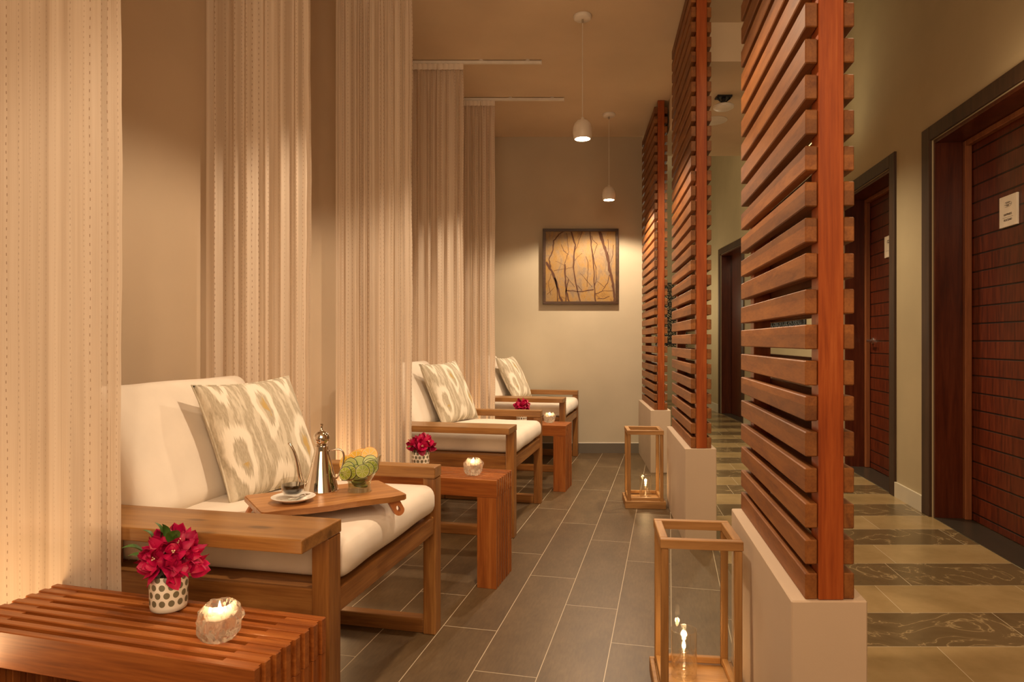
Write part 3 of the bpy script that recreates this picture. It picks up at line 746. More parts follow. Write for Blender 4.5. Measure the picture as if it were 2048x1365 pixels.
# ------------------------------------------------------------------ slatted side tables (origin = right near corner, local x along length to the left)
def make_table():
    root = empty('side_table', (0, 0, 0)); Ln, Wd, H, hb, lg = .735, .242, .46, .075, .088
    nb = 8; t = .0178; gap = (Wd-nb*t)/(nb-1)
    b = MB()
    for k in range(nb):
        y = k*(t+gap); b.box(-Ln, 0, y, y+t, H-hb, H)
    b.bevel(.0018)
    b.build('slatted_top', M['table_x'], root)
    for (xa, xb, zt) in ((-Ln+.006, -Ln+lg-.004, H-.003), (-lg+.004, -.007, H-.003), (-Ln*.5-.02, -Ln*.5+.02, H-.045)):
        b2 = MB()
        for k in range(nb-1):
            y = k*(t+gap)+t; b2.box(xa, xb, y-.0002, y+gap+.0002, H-hb, zt)
        b2.build('spacer_block', M['table_x'], root)
    for x0 in (-lg, -Ln):
        b = MB()
        for k in range(nb):
            y = k*(t+gap); b.box(x0+.001, x0+lg-.001, y+.0004, y+t-.0004, 0, H-hb-.0002)
        for k in range(nb-1):
            y = k*(t+gap)+t; b.box(x0+.005, x0+lg-.005, y-.0002, y+gap+.0002, 0, H-hb-.0002)
        b.bevel(.0008); b.build('leg', M['table_z'], root)
    return root
tb = make_table(); tb.location = (-.462, 1.200, 0); tb.rotation_euler[2] = R(-15.5)
tag(tb, 'near slatted wooden side table in the bottom left foreground', 'side table', 'slatted wooden side tables')
TBL = [(-.462, 1.200), (-.065, 2.828), (.372, 4.650)]
for (x, y), lab in zip(TBL[1:], ('second slatted wooden side table, between the first two armchairs', 'third slatted wooden side table, between the last two armchairs')):
    c = copy_tree(tb); c.location = (x, y, 0); c['label'] = lab

# ------------------------------------------------------------------ flowers in dotted cups
def make_vase():
    b = MB(); prof = [(0, 0), (.032, 0), (.037, .004), (.0385, .012), (.039, .04), (.040, .078), (.0385, .0795), (.036, .078), (.035, .02), (.0, .012)]
    b.lathe(prof, 40); return b.build('flower_cup', M['vase'], smooth=True, angle=60)
def bract_bloom(rnd, mat):
    b = MB(); bm = b.bm
    def petal(az, tilt, Lg, Wd):
        n, m_ = 6, 4; g = []
        for i in range(n+1):
            t = i/n; w = Wd*(max(0, math.sin(math.pi*min(1, t*.94+.06)**.72)))**.75
            row = []
            for j in range(m_+1):
                s = 2*j/m_-1
                rad = Lg*t; zz = .25*Lg*math.sin(t*1.9)-abs(s)*w*.28+ (.10*Lg*math.sin(s*3+t*5))*.35
                row.append(Vector((rad, s*w*.5, zz)))
            g.append(row)
        rot = Matrix.Rotation(az, 3, 'Z') @ Matrix.Rotation(-tilt, 3, 'Y')
        V = [[bm.verts.new(rot @ p) for p in row] for row in g]
        for i in range(n):
            for j in range(m_):
                f = bm.faces.new([V[i][j], V[i+1][j], V[i+1][j+1], V[i][j+1]]); f.material_index = 0
    a0 = rnd.uniform(0, 6)
    for k in range(3): petal(a0+k*2.094+rnd.uniform(-.2, .2), rnd.uniform(.25, .8), rnd.uniform(.030, .037), rnd.uniform(.032, .040))
    for k in range(2): petal(a0+1+k*3.1+rnd.uniform(-.2, .2), rnd.uniform(.7, 1.1), rnd.uniform(.024, .030), rnd.uniform(.020, .028))
    return b
rnd = random.Random(3); bloom_meshes = []
for k in range(5):
    o = bract_bloom(rnd, None).build('bloom', M['petal'] if k % 2 == 0 else M['petal_d'], smooth=True); bloom_meshes.append(o.data); bpy.data.objects.remove(o)
def floret_mesh():
    b = MB()
    for k in range(3):
        a = k*2.1; x, y = .003*math.cos(a), .003*math.sin(a)
        b.tube([(0, 0, 0), (x, y, .012)], .0009, 5); b.lathe([(0, -.002), (.0022, 0), (0, .0022)], 6, (x, y, .013))
    o = b.build('floret', M['stamen']); me = o.data; bpy.data.objects.remove(o); return me
flo = floret_mesh()
def leaf_mesh():
    b = MB(); bm = b.bm; n = 7; V = []
    for i in range(n+1):
        t = i/n; w = .028*math.sin(math.pi*t**.75)**.9; V.append([bm.verts.new((.045*t, s*w*.5, .010*math.sin(t*2.6)-abs(s)*w*-.15)) for s in (-1, -.5, 0, .5, 1)])
    for i in range(n):
        for j in range(4):
            try: bm.faces.new([V[i][j], V[i+1][j], V[i+1][j+1], V[i][j+1]])
            except Exception: pass
    o = b.build('leaf', M['leaf'], smooth=True); me = o.data; bpy.data.objects.remove(o); return me
lm = leaf_mesh()
def child_mesh(name, me, parent, loc, direction, spin, s=1):
    o = bpy.data.objects.new(name, me); COL.objects.link(o); o.parent = parent
    q = Vector(direction).to_track_quat('Z', 'Y'); o.rotation_mode = 'QUATERNION'
    o.rotation_quaternion = q @ Matrix.Rotation(spin, 3, 'Z').to_quaternion(); o.location = loc; o.scale = (s, s, s); return o
def make_flowers(seed, count, rx, rz, leaves, flat=1.0):
    rnd = random.Random(seed); root = empty('bougainvillea_bunch', (0, 0, 0)); c = Vector((.004, 0, .040))
    b = MB()
    for k in range(9):
        a = rnd.uniform(0, 6.28); e = rnd.uniform(.4, 1.4); d = Vector((math.cos(a)*math.cos(e), math.sin(a)*math.cos(e), math.sin(e)))
        b.tube(bez((.012*math.cos(a), .012*math.sin(a), -.055), (0.015*math.cos(a), .015*math.sin(a), 0), c+d*.01, c+Vector((d.x*rx, d.y*rx, d.z*rz))*.8, 6), .0014, 5)
    b.build('stems', M['stem'], root)
    for k in range(count):
        u = (k+.5)/count; el = math.asin(1-1.52*u); a = k*2.39996+rnd.uniform(-.3, .3)
        d = Vector((math.cos(a)*math.cos(el), math.sin(a)*math.cos(el), math.sin(el)))
        rr = rnd.uniform(.62, 1.0)
        p = c+Vector((d.x*rx*rr, d.y*rx*rr, d.z*rz*rr))
        p.z = max(p.z, .004)
        bl = child_mesh('bloom', rnd.choice(bloom_meshes), root, p, d+Vector((rnd.uniform(-.3, .3), rnd.uniform(-.3, .3), .25)), rnd.uniform(0, 6), rnd.uniform(.85, 1.15))
        if k % 5 == 0:
            f = bpy.data.objects.new('floret', flo); COL.objects.link(f); f.parent = bl; f.location = (0, 0, .004)
    for (a, el, s) in leaves:
        d = Vector((math.cos(a)*math.cos(el), math.sin(a)*math.cos(el), math.sin(el)))
        p = c+Vector((d.x*rx*.95, d.y*rx*.95, d.z*rz*1.0))
        o = bpy.data.objects.new('leaf', lm); COL.objects.link(o); o.parent = root; o.location = p; o.rotation_mode = 'QUATERNION'
        o.rotation_quaternion = d.to_track_quat('X', 'Z'); o.scale = (s, s, s)
    return root
def votive():
    root = empty('votive_candle', (0, 0, 0))
    def disp(p, a):
        n = noise.noise(Vector((math.cos(a)*1.7, math.sin(a)*1.7, p.z*45)))*.007+(abs(noise.noise(Vector((math.cos(a)*3.2, math.sin(a)*3.2, p.z*85))))-.2)*.010
        r = math.hypot(p.x, p.y); f = 1+n/r*min(1, p.z/.01); return (p.x*f, p.y*f, p.z)
    b = MB(); b.lathe([(0, 0), (.020, 0), (.027, .002), (.034, .009), (.037, .016), (.0405, .024), (.042, .034), (.0415, .044), (.038, .054), (.034, .062), (.0295, .069), (.0265, .073), (.0235, .0715), (.0235, .064), (.0245, .055), (.022, .046), (.012, .041), (0, .040)], 56, fn=disp)
    b.build('glass_holder', M['ice'], root, smooth=True, angle=28)
    b = MB(); b.lathe([(0, .0405), (.017, .0435), (.0185, .052), (.016, .0535), (0, .053)], 24); b.build('wax', M['wax'], root, smooth=True)
    b = MB(); b.lathe([(0, .054), (.0028, .057), (.0036, .0615), (.0022, .068), (0, .076)], 14); b.build('flame', M['flame'], root, smooth=True)
    return root
vs = make_vase(); tag(vs, 'white cup with grey dots on the near side table, lower left', 'cup', 'white dotted flower cups')
fl = [make_flowers(11, 32, .054, .052, [(3.75, .35, 1.15), (3.5, .85, .85), (3.4, 1.15, .85), (5.3, .85, 1.05), (3.3, .05, .9), (4.4, 1.25, .8)]),
      make_flowers(12, 17, .052, .030, [(4.0, -.1, .8)]), make_flowers(13, 16, .052, .032, [])]
vp = [(-.757, 1.478, .46), (-.421, 3.09, .46), (.071, 4.935, .46)]
lv = [('white cup with grey dots on the near side table, lower left', 'bright magenta bougainvillea bunch with green leaves on the near side table'),
      ('white dotted cup on the second side table, behind the tray', 'magenta bougainvillea bunch on the second side table'),
      ('white dotted cup on the third side table, seen under an armrest', 'small magenta bougainvillea bunch on the third side table')]
for i in range(3):
    v = vs if i == 0 else copy_tree(vs); v.location = vp[i]; v['label'] = lv[i][0]; v.rotation_euler[2] = .4*i
    tag(fl[i], lv[i][1], 'flowers', 'bougainvillea bunches'); fl[i].location = Vector(vp[i])+Vector((0, 0, .068))
vt = votive(); tag(vt, 'x', 'candle', 'lit votives in chunky glass')
FL = []
for i, (p, lab) in enumerate((((-.578, 1.325, .46), 'lit candle in chunky clear glass on the near side table'), ((-.170, 2.952, .46), 'lit glass votive on the second side table'), ((.272, 4.84, .46), 'lit glass votive on the third side table'))):
    v = vt if i == 0 else copy_tree(vt); v.location = p; v['label'] = lab; FL.append(Vector(p)+Vector((0, 0, .070)))

# ------------------------------------------------------------------ tray and its load
TC = Vector((-.545, 1.965)); TA = R(32); TZ = .5985
tray = empty('serving_tray', (TC.x, TC.y, 0), TA); tag(tray, 'rough-edged wooden serving tray on folding legs, on the nearest armchair seat', 'tray')
b = MB(); bm = b.bm; n = 40; pts = []
for i in range(n+1):                       # live edge along the front
    x = -.198+.396*i/n; pts.append((x, -.118+.004*math.sin(x*31)+.003*noise.noise(Vector((x*30, 0, 0)))-.010*math.sin((i/n)*3.14)))
pts += [(.206, -.108), (.206, .112), (.197, .122), (-.197, .122), (-.206, .112), (-.206, -.108)]
lo = [bm.verts.new((x, y+(.008 if k <= n else 0), TZ-.018)) for k, (x, y) in enumerate(pts)]; hi = [bm.verts.new((x, y, TZ)) for x, y in pts]
bm.faces.new(lo[::-1]); bm.faces.new(hi)
for i in range(len(pts)): j = (i+1) % len(pts); bm.faces.new([lo[i], lo[j], hi[j], hi[i]])
bmesh.ops.bevel(bm, geom=[e for e in bm.edges if abs(e.verts[0].co.z-e.verts[1].co.z) < 1e-5], offset=.0025, segments=2, affect='EDGES')
b.build('board', M['tray'], tray)
for sx_ in (-1, 1):
    for sy_ in (-.095, .085):
        b = MB(); bm = b.bm; top = Vector((sx_*.172, 0, TZ-.0185)); bot = Vector((sx_*.190, 0, .548)); d = (bot-top).normalized(); w = Vector((d.z, 0, -d.x))*.016
        # loop shaped foot: outer stadium with a hole
        out, inn = [], []
        Lg = (bot-top).length
        for k in range(24):
            a = 2*math.pi*k/24
            cen = bot if math.cos(a) > 0 else top
            out.append(cen+d*(math.cos(a)*.016 if cen is bot else 0)+w*math.sin(a)); cc = bot-d*.006
            inn.append(cc+d*math.cos(a)*.010+w/.016*math.sin(a)*.0055)
        rows = []
        for y in (sy_, sy_+.018):
            rows.append([[bm.verts.new((p.x, y, p.z)) for p in out], [bm.verts.new((p.x, y, p.z)) for p in inn]])
        for k in range(24):
            j = (k+1) % 24
            for r0 in (0, 1):
                bm.faces.new([rows[r0][0][k], rows[r0][0][j], rows[r0][1][j], rows[r0][1][k]])
            bm.faces.new([rows[0][0][k], rows[0][0][j], rows[1][0][j], rows[1][0][k]]); bm.faces.new([rows[0][1][k], rows[0][1][j], rows[1][1][j], rows[1][1][k]])
        b.build('leg', M['tray_leg'], tray)
# coffee pot
P0 = Vector((-.575, 2.022, TZ+.0005))
pot = empty('coffee_pot', P0); tag(pot, 'polished steel conical pot with long curved spout on the tray', 'pot')
b = MB(); b.lathe([(0, 0), (.0495, 0), (.0505, .002), (.0495, .006), (.0215, .118), (.0205, .124), (.0205, .134), (.0185, .136), (0, .136)], 48); b.build('body', M['metal'], pot, smooth=True, angle=35)
b = MB(); pr = [(0, .1365), (.014, .1365), (.015, .139)]+[(.0245*math.sin(t), .158-.0235*math.cos(t)) for t in [R(35+10*k) for k in range(14)]]+[(.005, .182), (.003, .190), (.0055, .200), (.004, .2015), (0, .2015)]
b.lathe(pr, 36); b.build('lid', M['metal'], pot, smooth=True, angle=50)
b = MB(); pp = bez((-.040, 0, .022), (-.056, 0, .012), (-.062, 0, .034), (-.066, 0, .060), 8)+bez((-.066, 0, .060), (-.070, 0, .090), (-.076, 0, .118), (-.092, 0, .142), 10)[1:]+[Vector((-.098, 0, .1425))]
b.tube(pp, [.0085-.0050*i/(len(pp)-1) for i in range(len(pp))], 12); b.build('spout', M['metal'], pot, smooth=True)
b = MB(); pp = bez((.022, 0, .118), (.050, 0, .128), (.068, 0, .125), (.066, 0, .095), 10)+bez((.066, 0, .095), (.062, 0, .070), (.055, 0, .052), (.044, 0, .034), 8)[1:]
b.tube(pp, .0028, 8); b.build('handle', M['metal'], pot, smooth=True)
pot.rotation_euler[2] = R(8)
# saucer, glass cup, spoon
S0 = Vector((-.615, 1.885, TZ+.0005))
b = MB(); b.lathe([(0, .003), (.022, 0.0), (.030, 0), (.040, .005), (.060, .013), (.0605, .0145), (.059, .015), (.040, .0085), (.028, .0045), (0, .0045)], 48)
o = b.build('saucer', M['china'], smooth=True, loc=S0, angle=60); tag(o, 'small white china saucer under the glass cup', 'saucer')
cup = empty('tea_glass', S0+Vector((-.002, .004, .0052))); tag(cup, 'small clear glass of dark tea standing on the white saucer', 'glass')
b = MB(); b.lathe([(0, 0), (.021, 0), (.0225, .003), (.0215, .010), (.024, .014), (.031, .024), (.0325, .035), (.0325, .057), (.0315, .057), (.0312, .035), (.029, .026), (.022, .017), (0, .015)], 40); b.build('glass_body', M['glass'], cup, smooth=True, angle=50)
b = MB(); b.lathe([(0, .0155), (.0215, .0175), (.0285, .0265), (.0306, .035), (.0306, .042), (0, .042)], 36); b.build('tea', M['tea'], cup, smooth=True, angle=50)
b = MB(); b.tube([(-.030, -.012, .0125), (-.005, -.016, .0135), (.022, -.010, .0175)], [.0014, .0012, .0016], 8)
for k in range(1): b.lathe([(0, -.002), (.006, -.0015), (.0095, .001), (.0085, .0015), (.005, -.0002), (0, -.0007)], 20, (0, 0, 0), fn=lambda p, a: (.034+p.x*1.55, -.0035+p.y*1.0+p.x*.6, .0195+p.z))
o = b.build('teaspoon', M['chrome'], smooth=True, loc=S0+Vector((.004, -.022, .002))); o.rotation_euler[2] = R(15); tag(o, 'tiny steel teaspoon resting on the saucer rim', 'spoon')
# fruit bowl
B0 = Vector((-.459, 2.015, TZ+.0005))
def slant(p, a):
    k = max(0, (p.z-.03)/.053); return (p.x+.004*k, p.y, p.z+.42*p.x*k*(.95))
b = MB(); b.lathe([(0, 0), (.034, 0), (.0355, .003), (.033, .012), (.0345, .030), (.046, .046), (.0565, .062), (.0615, .083), (.060, .083), (.055, .063), (.0445, .048), (.0330, .032), (.0315, .014), (0, .010)], 48, fn=slant)
bowl = b.build('fruit_bowl', M['bowlglass'], smooth=True, loc=B0, angle=60); tag(bowl, 'clear glass bowl with slanted rim holding citrus and cucumber slices', 'bowl')
b = MB(); b.tube([slant(Vector((.0608*math.cos(a), .0608*math.sin(a), .083)), a) for a in [2*math.pi*k/40 for k in range(41)]], .0013, 6, False); b.build('rim', M['glass'], bowl, smooth=True)
def slice_mesh(r, t, flesh, rind, name, seg=28, wedges=True, pith=None):
    pith = pith or M['pith']
    b = MB(); b.mi = 1; b.lathe([(r-.0020, -t/2), (r-.0006, -t/2), (r, -t/4), (r, t/4), (r-.0006, t/2), (r-.0020, t/2)], seg)
    b.mi = 0; b.lathe([(0, -t/2), (r-.0020, -t/2)], seg); b.lathe([(0, t/2+.0002), (r*.12, t/2), (r-.0034, t/2)], seg); b.mi = 3; b.lathe([(r-.0034, t/2), (r-.0020, t/2)], seg)
    if wedges:
        b.mi = 2
        for k in range(8):
            a = k*math.pi/4; c, s_ = math.cos(a), math.sin(a)
            for z in (t/2+.0003,):
                w = .0005; q = [(-s_*w+c*.002, c*w+s_*.002, z), (s_*w+c*.002, -c*w+s_*.002, z), (s_*w+c*(r-.004), -c*w+s_*(r-.004), z), (-s_*w+c*(r-.004), c*w+s_*(r-.004), z)]
                f = b.bm.faces.new([b.bm.verts.new(p) for p in q]); f.material_index = 2
    o = b.build(name, [flesh, rind, M['wax'], pith]); me = o.data; bpy.data.objects.remove(o); return me
mc = slice_mesh(.0225, .0032, M['flesh_c'], M['rind_g'], 'cucumber_slice', wedges=False)
ml = slice_mesh(.0210, .0036, M['flesh_l'], M['rind_g'], 'lime_slice')
mo = slice_mesh(.0250, .0040, M['flesh_o'], M['rind_o'], 'orange_slice')
def zx(x, y): return ((x-1450)*.00025, (890-y)*.00025)
SL = [('orange_slice', mo, 1285, 575, .020, -.15), ('orange_slice', mo, 1385, 520, .030, 0), ('orange_slice', mo, 1440, 505, .036, .1), ('orange_slice', mo, 1545, 480, .030, .2),
      ('cucumber_slice', mc, 1340, 585, .006, -.25), ('cucumber_slice', mc, 1435, 570, .014, 0), ('cucumber_slice', mc, 1570, 555, .012, .25), ('cucumber_slice', mc, 1320, 625, -.004, -.3), ('cucumber_slice', mc, 1580, 590, .003, .25),
      ('lime_slice', ml, 1300, 668, -.018, -.3), ('lime_slice', ml, 1355, 660, -.013, -.2), ('lime_slice', ml, 1420, 652, -.009, -.1), ('lime_slice', ml, 1505, 640, -.019, .1), ('lime_slice', ml, 1555, 620, -.013, .2), ('lime_slice', ml, 1600, 600, -.004, .35)]
LB = {'orange_slice': ('orange slice at the back of the glass bowl', 'orange slices in the bowl'), 'cucumber_slice': ('pale green cucumber slice with dark rind in the glass bowl', 'cucumber slices in the bowl'), 'lime_slice': ('lime slice with green rind at the front of the glass bowl', 'lime slices in the bowl')}
for (nm, me, x, y, dy, yaw) in SL:
    dx, dz = zx(x, y); o = bpy.data.objects.new(nm, me); COL.objects.link(o)
    o.location = B0+Vector((dx, dy, dz)); o.rotation_euler = (R(90-14), 0, yaw)
    tag(o, LB[nm][0], nm.replace('_slice', '')+' slice' if nm != 'x' else '', LB[nm][1])
for k in range(4):
    o = bpy.data.objects.new('lime_slice', ml); COL.objects.link(o); o.location = B0+Vector((.004*math.cos(k*2), .004*math.sin(k*2), .0165+.0065*k)); o.rotation_euler = (.12*math.sin(k*3), .1*math.cos(k*2), k)
    tag(o, 'lime slice lying flat in the base of the glass bowl', 'lime slice', 'lime slices stacked in the bowl base')

# ------------------------------------------------------------------ floor lanterns
def make_lantern():
    root = empty('floor_lantern', (0, 0, 0)); W = .236; H = .488; p = .021
    b = MB(); o_ = .008; b.box(-o_, W+o_, -o_, .006, 0, .045); b.box(-o_, W+o_, W-.006, W+o_, 0, .045); b.box(-o_, .006, .006, W-.006, 0, .045); b.box(W-.006, W+o_, .006, W-.006, 0, .045); b.box(.006, W-.006, .006, W-.006, .030, .040)
    b.bevel(.002); b.build('base_tray', M['lant_x'], root)
    for (x, y) in ((0.0065, .0065), (W-p-.0065, .0065), (0.0065, W-p-.0065), (W-p-.0065, W-p-.0065)):
        b = MB(); b.box(x, x+p, y, y+p, .0405, H-.0275); b.bevel(.0025); b.build('post', M['lant_z'], root)
    a, c = .004, W-.004
    for z0, z1, nm in ((H-.027, H, 'top_rail'), (.046, .066, 'bottom_rail')):
        ad = 0 if nm == 'top_rail' else .0075
        for k in range(4):
            b = MB()
            if nm == 'top_rail':
                q = [(a, c, a, a+.024), (a, c, c-.024, c), (a, a+.024, a+.0242, c-.0242), (c-.024, c, a+.0242, c-.0242)][k]
            else:
                i0, i1 = .0065+p+.0003, W-.0065-p-.0003
                q = [(i0, i1, .0085, .0255), (i0, i1, W-.0255, W-.0085), (.0085, .0255, i0, i1), (W-.0255, W-.0085, i0, i1)][k]
            b.box(q[0], q[1], q[2], q[3], z0, z1); b.bevel(.002); b.build(nm, M['lant_x' if k < 2 else 'lant_y'], root)
    i0, i1 = .0278, W-.0278
    for k, q in enumerate(((i0, .017, i1, .017), (i0, W-.017, i1, W-.017), (.017, i0, .017, i1), (W-.017, i0, W-.017, i1))):
        b = MB(); z0, z1 = .0665, H-.0275
        b.bm.faces.new([b.bm.verts.new(p_) for p_ in ((q[0], q[1], z0), (q[2], q[3], z0), (q[2], q[3], z1), (q[0], q[1], z1))]); b.build('glass_pane', M['pane'], root)
    return root
def make_oil_candle():
    root = empty('oil_candle', (0, 0, 0))
    b = MB(); b.lathe([(0, .001), (.036, .001), (.038, .004), (.038, .139)], 40); b.build('glass_cylinder', M['cyl'], root, smooth=True, angle=50)
    b = MB(); b.tube([(.0378*math.cos(2*math.pi*k/32), .0378*math.sin(2*math.pi*k/32), .1400) for k in range(33)], .0011, 6, False); b.build('rim', M['cyl'], root, smooth=True)
    b = MB(); b.lathe([(0, .0045), (.022, .0045), (.030, .016), (.032, .030), (.026, .046), (.014, .058), (.0075, .070), (.015, .0745), (.015, .0762), (0, .0765)], 32); b.build('oil_bulb', M['oil'], root, smooth=True, angle=60)
    b = MB(); b.tube([(0, 0, .062), (.0005, 0, .075), (0, 0, .083)], .001, 6); b.build('wick', M['wax'], root)
    b = MB(); b.lathe([(0, .080), (.0045, .085), (.0055, .091), (.0034, .101), (0, .111)], 16); b.build('flame', M['flame'], root, smooth=True)
    return root
ln1 = make_lantern(); tag(ln1, 'large wood-framed glass floor lantern in the foreground by the near plinth', 'lantern', 'wood and glass floor lanterns')
ln1.location = (.416, 1.894, 0); ln1.rotation_euler[2] = R(-7)
ln2 = copy_tree(ln1); ln2['label'] = 'farther wood-framed glass floor lantern, beside the middle plinth'; ln2.location = (.719, 4.206, 0); ln2.rotation_euler[2] = R(-5)
oc = make_oil_candle(); tag(oc, 'lit oil candle in a clear glass cylinder inside the foreground lantern', 'candle', 'oil candles in glass cylinders')
oc.location = (.518, 2.02, .0402)
oc2 = copy_tree(oc); oc2['label'] = 'lit oil candle in a glass cylinder inside the farther lantern'; oc2.location = (.862, 4.325, .0402)
FL2 = [Vector((.518, 2.02, .14)), Vector((.862, 4.325, .14))]

# ------------------------------------------------------------------ pendants
def make_pendant():
    root = empty('pendant_lamp', (0, 0, CEIL))
    b = MB(); b.lathe([(0, -.0005), (.052, -.0005), (.054, -.006), (.050, -.020), (.046, -.023), (0, -.023)], 36); b.build('canopy', M['white'], root, smooth=True, angle=40)
    b = MB(); b.lathe([(0, -.0235), (.006, -.0235), (.006, -.045), (0, -.045)], 14); b.build('cord_grip', M['brass'], root, smooth=True, angle=40)
    b = MB(); b.tube([(0, 0, -.045), (0, 0, -.600)], .0018, 8); b.build('cord', M['white'], root)
    b = MB(); pr = [(.008, -.600), (.010, -.605), (.012, -.611), (.030, -.618), (.047, -.636), (.056, -.662), (.057, -.690), (.053, -.716), (.048, -.727), (.0455, -.727), (.050, -.714), (.0535, -.690), (.0525, -.664), (.044, -.640), (.028, -.624), (.0, -.616)]
    b.lathe(pr, 40); sh = b.build('lamp_shade', M['shade'], root, smooth=True, angle=60)
    b = MB(); b.lathe([(0, -.690), (.034, -.692), (.043, -.706), (.0445, -.716), (.034, -.722), (0, -.724)], 24); b.build('bulb', M['bulb'], root, smooth=True)
    return root
PD = [(.4146, 3.94), (.817, 5.645), (.02, 2.15), (-.42, .45)]
pn = make_pendant(); tag(pn, 'nearer white egg-shaped pendant lamp hanging on a thin cord', 'pendant lamp', 'white pendant lamps'); pn.location = (*PD[0], CEIL)
for (x, y), lab in zip(PD[1:], ('farther white egg-shaped pendant lamp hanging before the picture wall', 'white pendant lamp above the nearest armchair, out of the picture', 'white pendant lamp behind the viewpoint, out of the picture')):
    c = copy_tree(pn); c.location = (x, y, CEIL); c['label'] = lab

# ------------------------------------------------------------------ picture on the back wall
pc = empty('framed_picture', (.6395, WALLB, 1.745)); tag(pc, 'square framed ochre painting of bare branching trees on the back wall', 'picture')
h = .352; fw = .026; D = .045
b = MB()
for q in ((-h, h, h-fw, h), (-h, h, -h, -h+fw), (-h, -h+fw, -h+fw, h-fw), (h-fw, h, -h+fw, h-fw)): b.box(q[0], q[1], -D, -.002, q[2], q[3])
b.bevel(.002); b.build('frame', M['frame'], pc)
b = MB(); b.box(-h+fw, h-fw, -D+.012, -.006, -h+fw, h-fw); b.build('canvas', M['canvas'], pc)
def fr(x, y): return ((x-680)/1365*.2/.2*.200*4.47*.98/1.0*.78, (633-y)/1365*.2*4.47*.98*.78/.2*.2)
K = 2*(h-fw)/912
def ip(x, y): return ((x-680)*K, -(y-633)*K)
trunks = [([(225, 570), (300, 690), (375, 870), (400, 1000), (440, 1095)], 12), ([(380, 1095), (375, 900), (340, 780)], 6), ([(290, 650), (270, 540), (320, 420), (330, 300), (400, 210), (460, 175)], 6), ([(555, 175), (610, 350), (595, 450), (585, 640), (610, 820), (640, 960), (675, 1095)], 8),
          ([(600, 450), (650, 330), (700, 180)], 3), ([(475, 600), (480, 800), (495, 960), (530, 1095)], 8), ([(490, 1095), (490, 950), (520, 800)], 6), ([(930, 175), (980, 350), (1030, 500), (1060, 680), (1100, 850), (1120, 1000), (1125, 1095)], 15), ([(800, 175), (820, 350), (840, 500), (855, 700), (860, 900), (875, 1095)], 7),
          ([(495, 945), (600, 955), (700, 960), (850, 935)], 6), ([(840, 480), (880, 650), (885, 800), (865, 880)], 4), ([(870, 990), (960, 960), (1030, 850), (1060, 740)], 4), ([(900, 1055), (1000, 1050), (1055, 1020)], 4), ([(530, 430), (500, 500), (470, 600)], 3), ([(430, 350), (460, 430), (520, 480)], 3),
          ([(750, 500), (780, 600), (770, 750), (765, 900)], 3), ([(1060, 600), (1100, 480), (1110, 350)], 3), ([(820, 230), (840, 290), (900, 340), (850, 480)], 3), ([(595, 560), (650, 500), (700, 460)], 2), ([(585, 640), (500, 660), (330, 690)], 2), ([(500, 190), (520, 430)], 3), ([(240, 1000), (340, 900)], 2), ([(300, 730), (260, 850), (290, 1000)], 2.5), ([(640, 880), (700, 950)], 3), ([(490, 750), (600, 900)], 2.5), ([(680, 720), (830, 900)], 2.5), ([(900, 830), (990, 900)], 2), ([(1040, 280), (1035, 480)], 2.5), ([(350, 560), (470, 620)], 1.5), ([(960, 950), (1110, 950)], 2.5)]
b = MB(); rr = random.Random(5)
for pts, w in trunks:
    P = [];
    for (x0, y0), (x1, y1) in zip(pts, pts[1:]):
        for k in range(4):
            t = k/4; P.append((x0+(x1-x0)*t+rr.uniform(-4, 4), y0+(y1-y0)*t+rr.uniform(-4, 4)))
    P.append(pts[-1]); L_, R_ = [], []
    for i, (x, y) in enumerate(P):
        ww = w*(1.0+.25*rr.uniform(-1, 1))*1.15; ax, ay = P[max(0, i-1)]; bx_, by_ = P[min(len(P)-1, i+1)]; dx, dy = bx_-ax, by_-ay; l = math.hypot(dx, dy) or 1
        nx_, ny_ = -dy/l*ww, dx/l*ww
        cl = lambda v, a, c_: max(a, min(c_, v))
        for S, sg in ((L_, 1), (R_, -1)):
            xx, zz = ip(cl(x+sg*nx_, 226, 1134), cl(y+sg*ny_, 179, 1087)); S.append(b.bm.verts.new((xx, -D+.0112, zz)))
    for i in range(len(P)-1):
        try: b.bm.faces.new([L_[i], R_[i], R_[i+1], L_[i+1]])
        except Exception: pass
b.build('painted_branches', M['branch'], pc)

# ------------------------------------------------------------------ corridor fittings
det = empty('ceiling_detector', (1.452, 4.60, 2.73)); tag(det, 'white round detector on a dark bracket under the corridor ceiling', 'detector')
b = MB(); b.box(-.05, .05, -.035, .035, -.012, -.0005); b.box(-.012, .012, -.012, .012, -.06, -.012); b.tube([(-.045, 0, -.012), (0, 0, -.05), (.045, 0, -.012)], .006, 8); b.build('bracket', M['black'], det)
b = MB(); b.lathe([(0, -.060), (.062, -.060), (.070, -.067), (.068, -.080), (.05, -.090), (0, -.094)], 40); b.build('housing', M['white'], det, smooth=True, angle=50)
b = MB(); b.lathe([(0, -.0005), (.105, -.0005), (.105, -.005), (.095, -.007), (0, -.007)], 40); o = b.build('ceiling_speaker', M['white'], smooth=True, loc=(1.53, 5.10, 2.73), angle=40); tag(o, 'flat round white speaker grille set in the corridor ceiling', 'speaker')
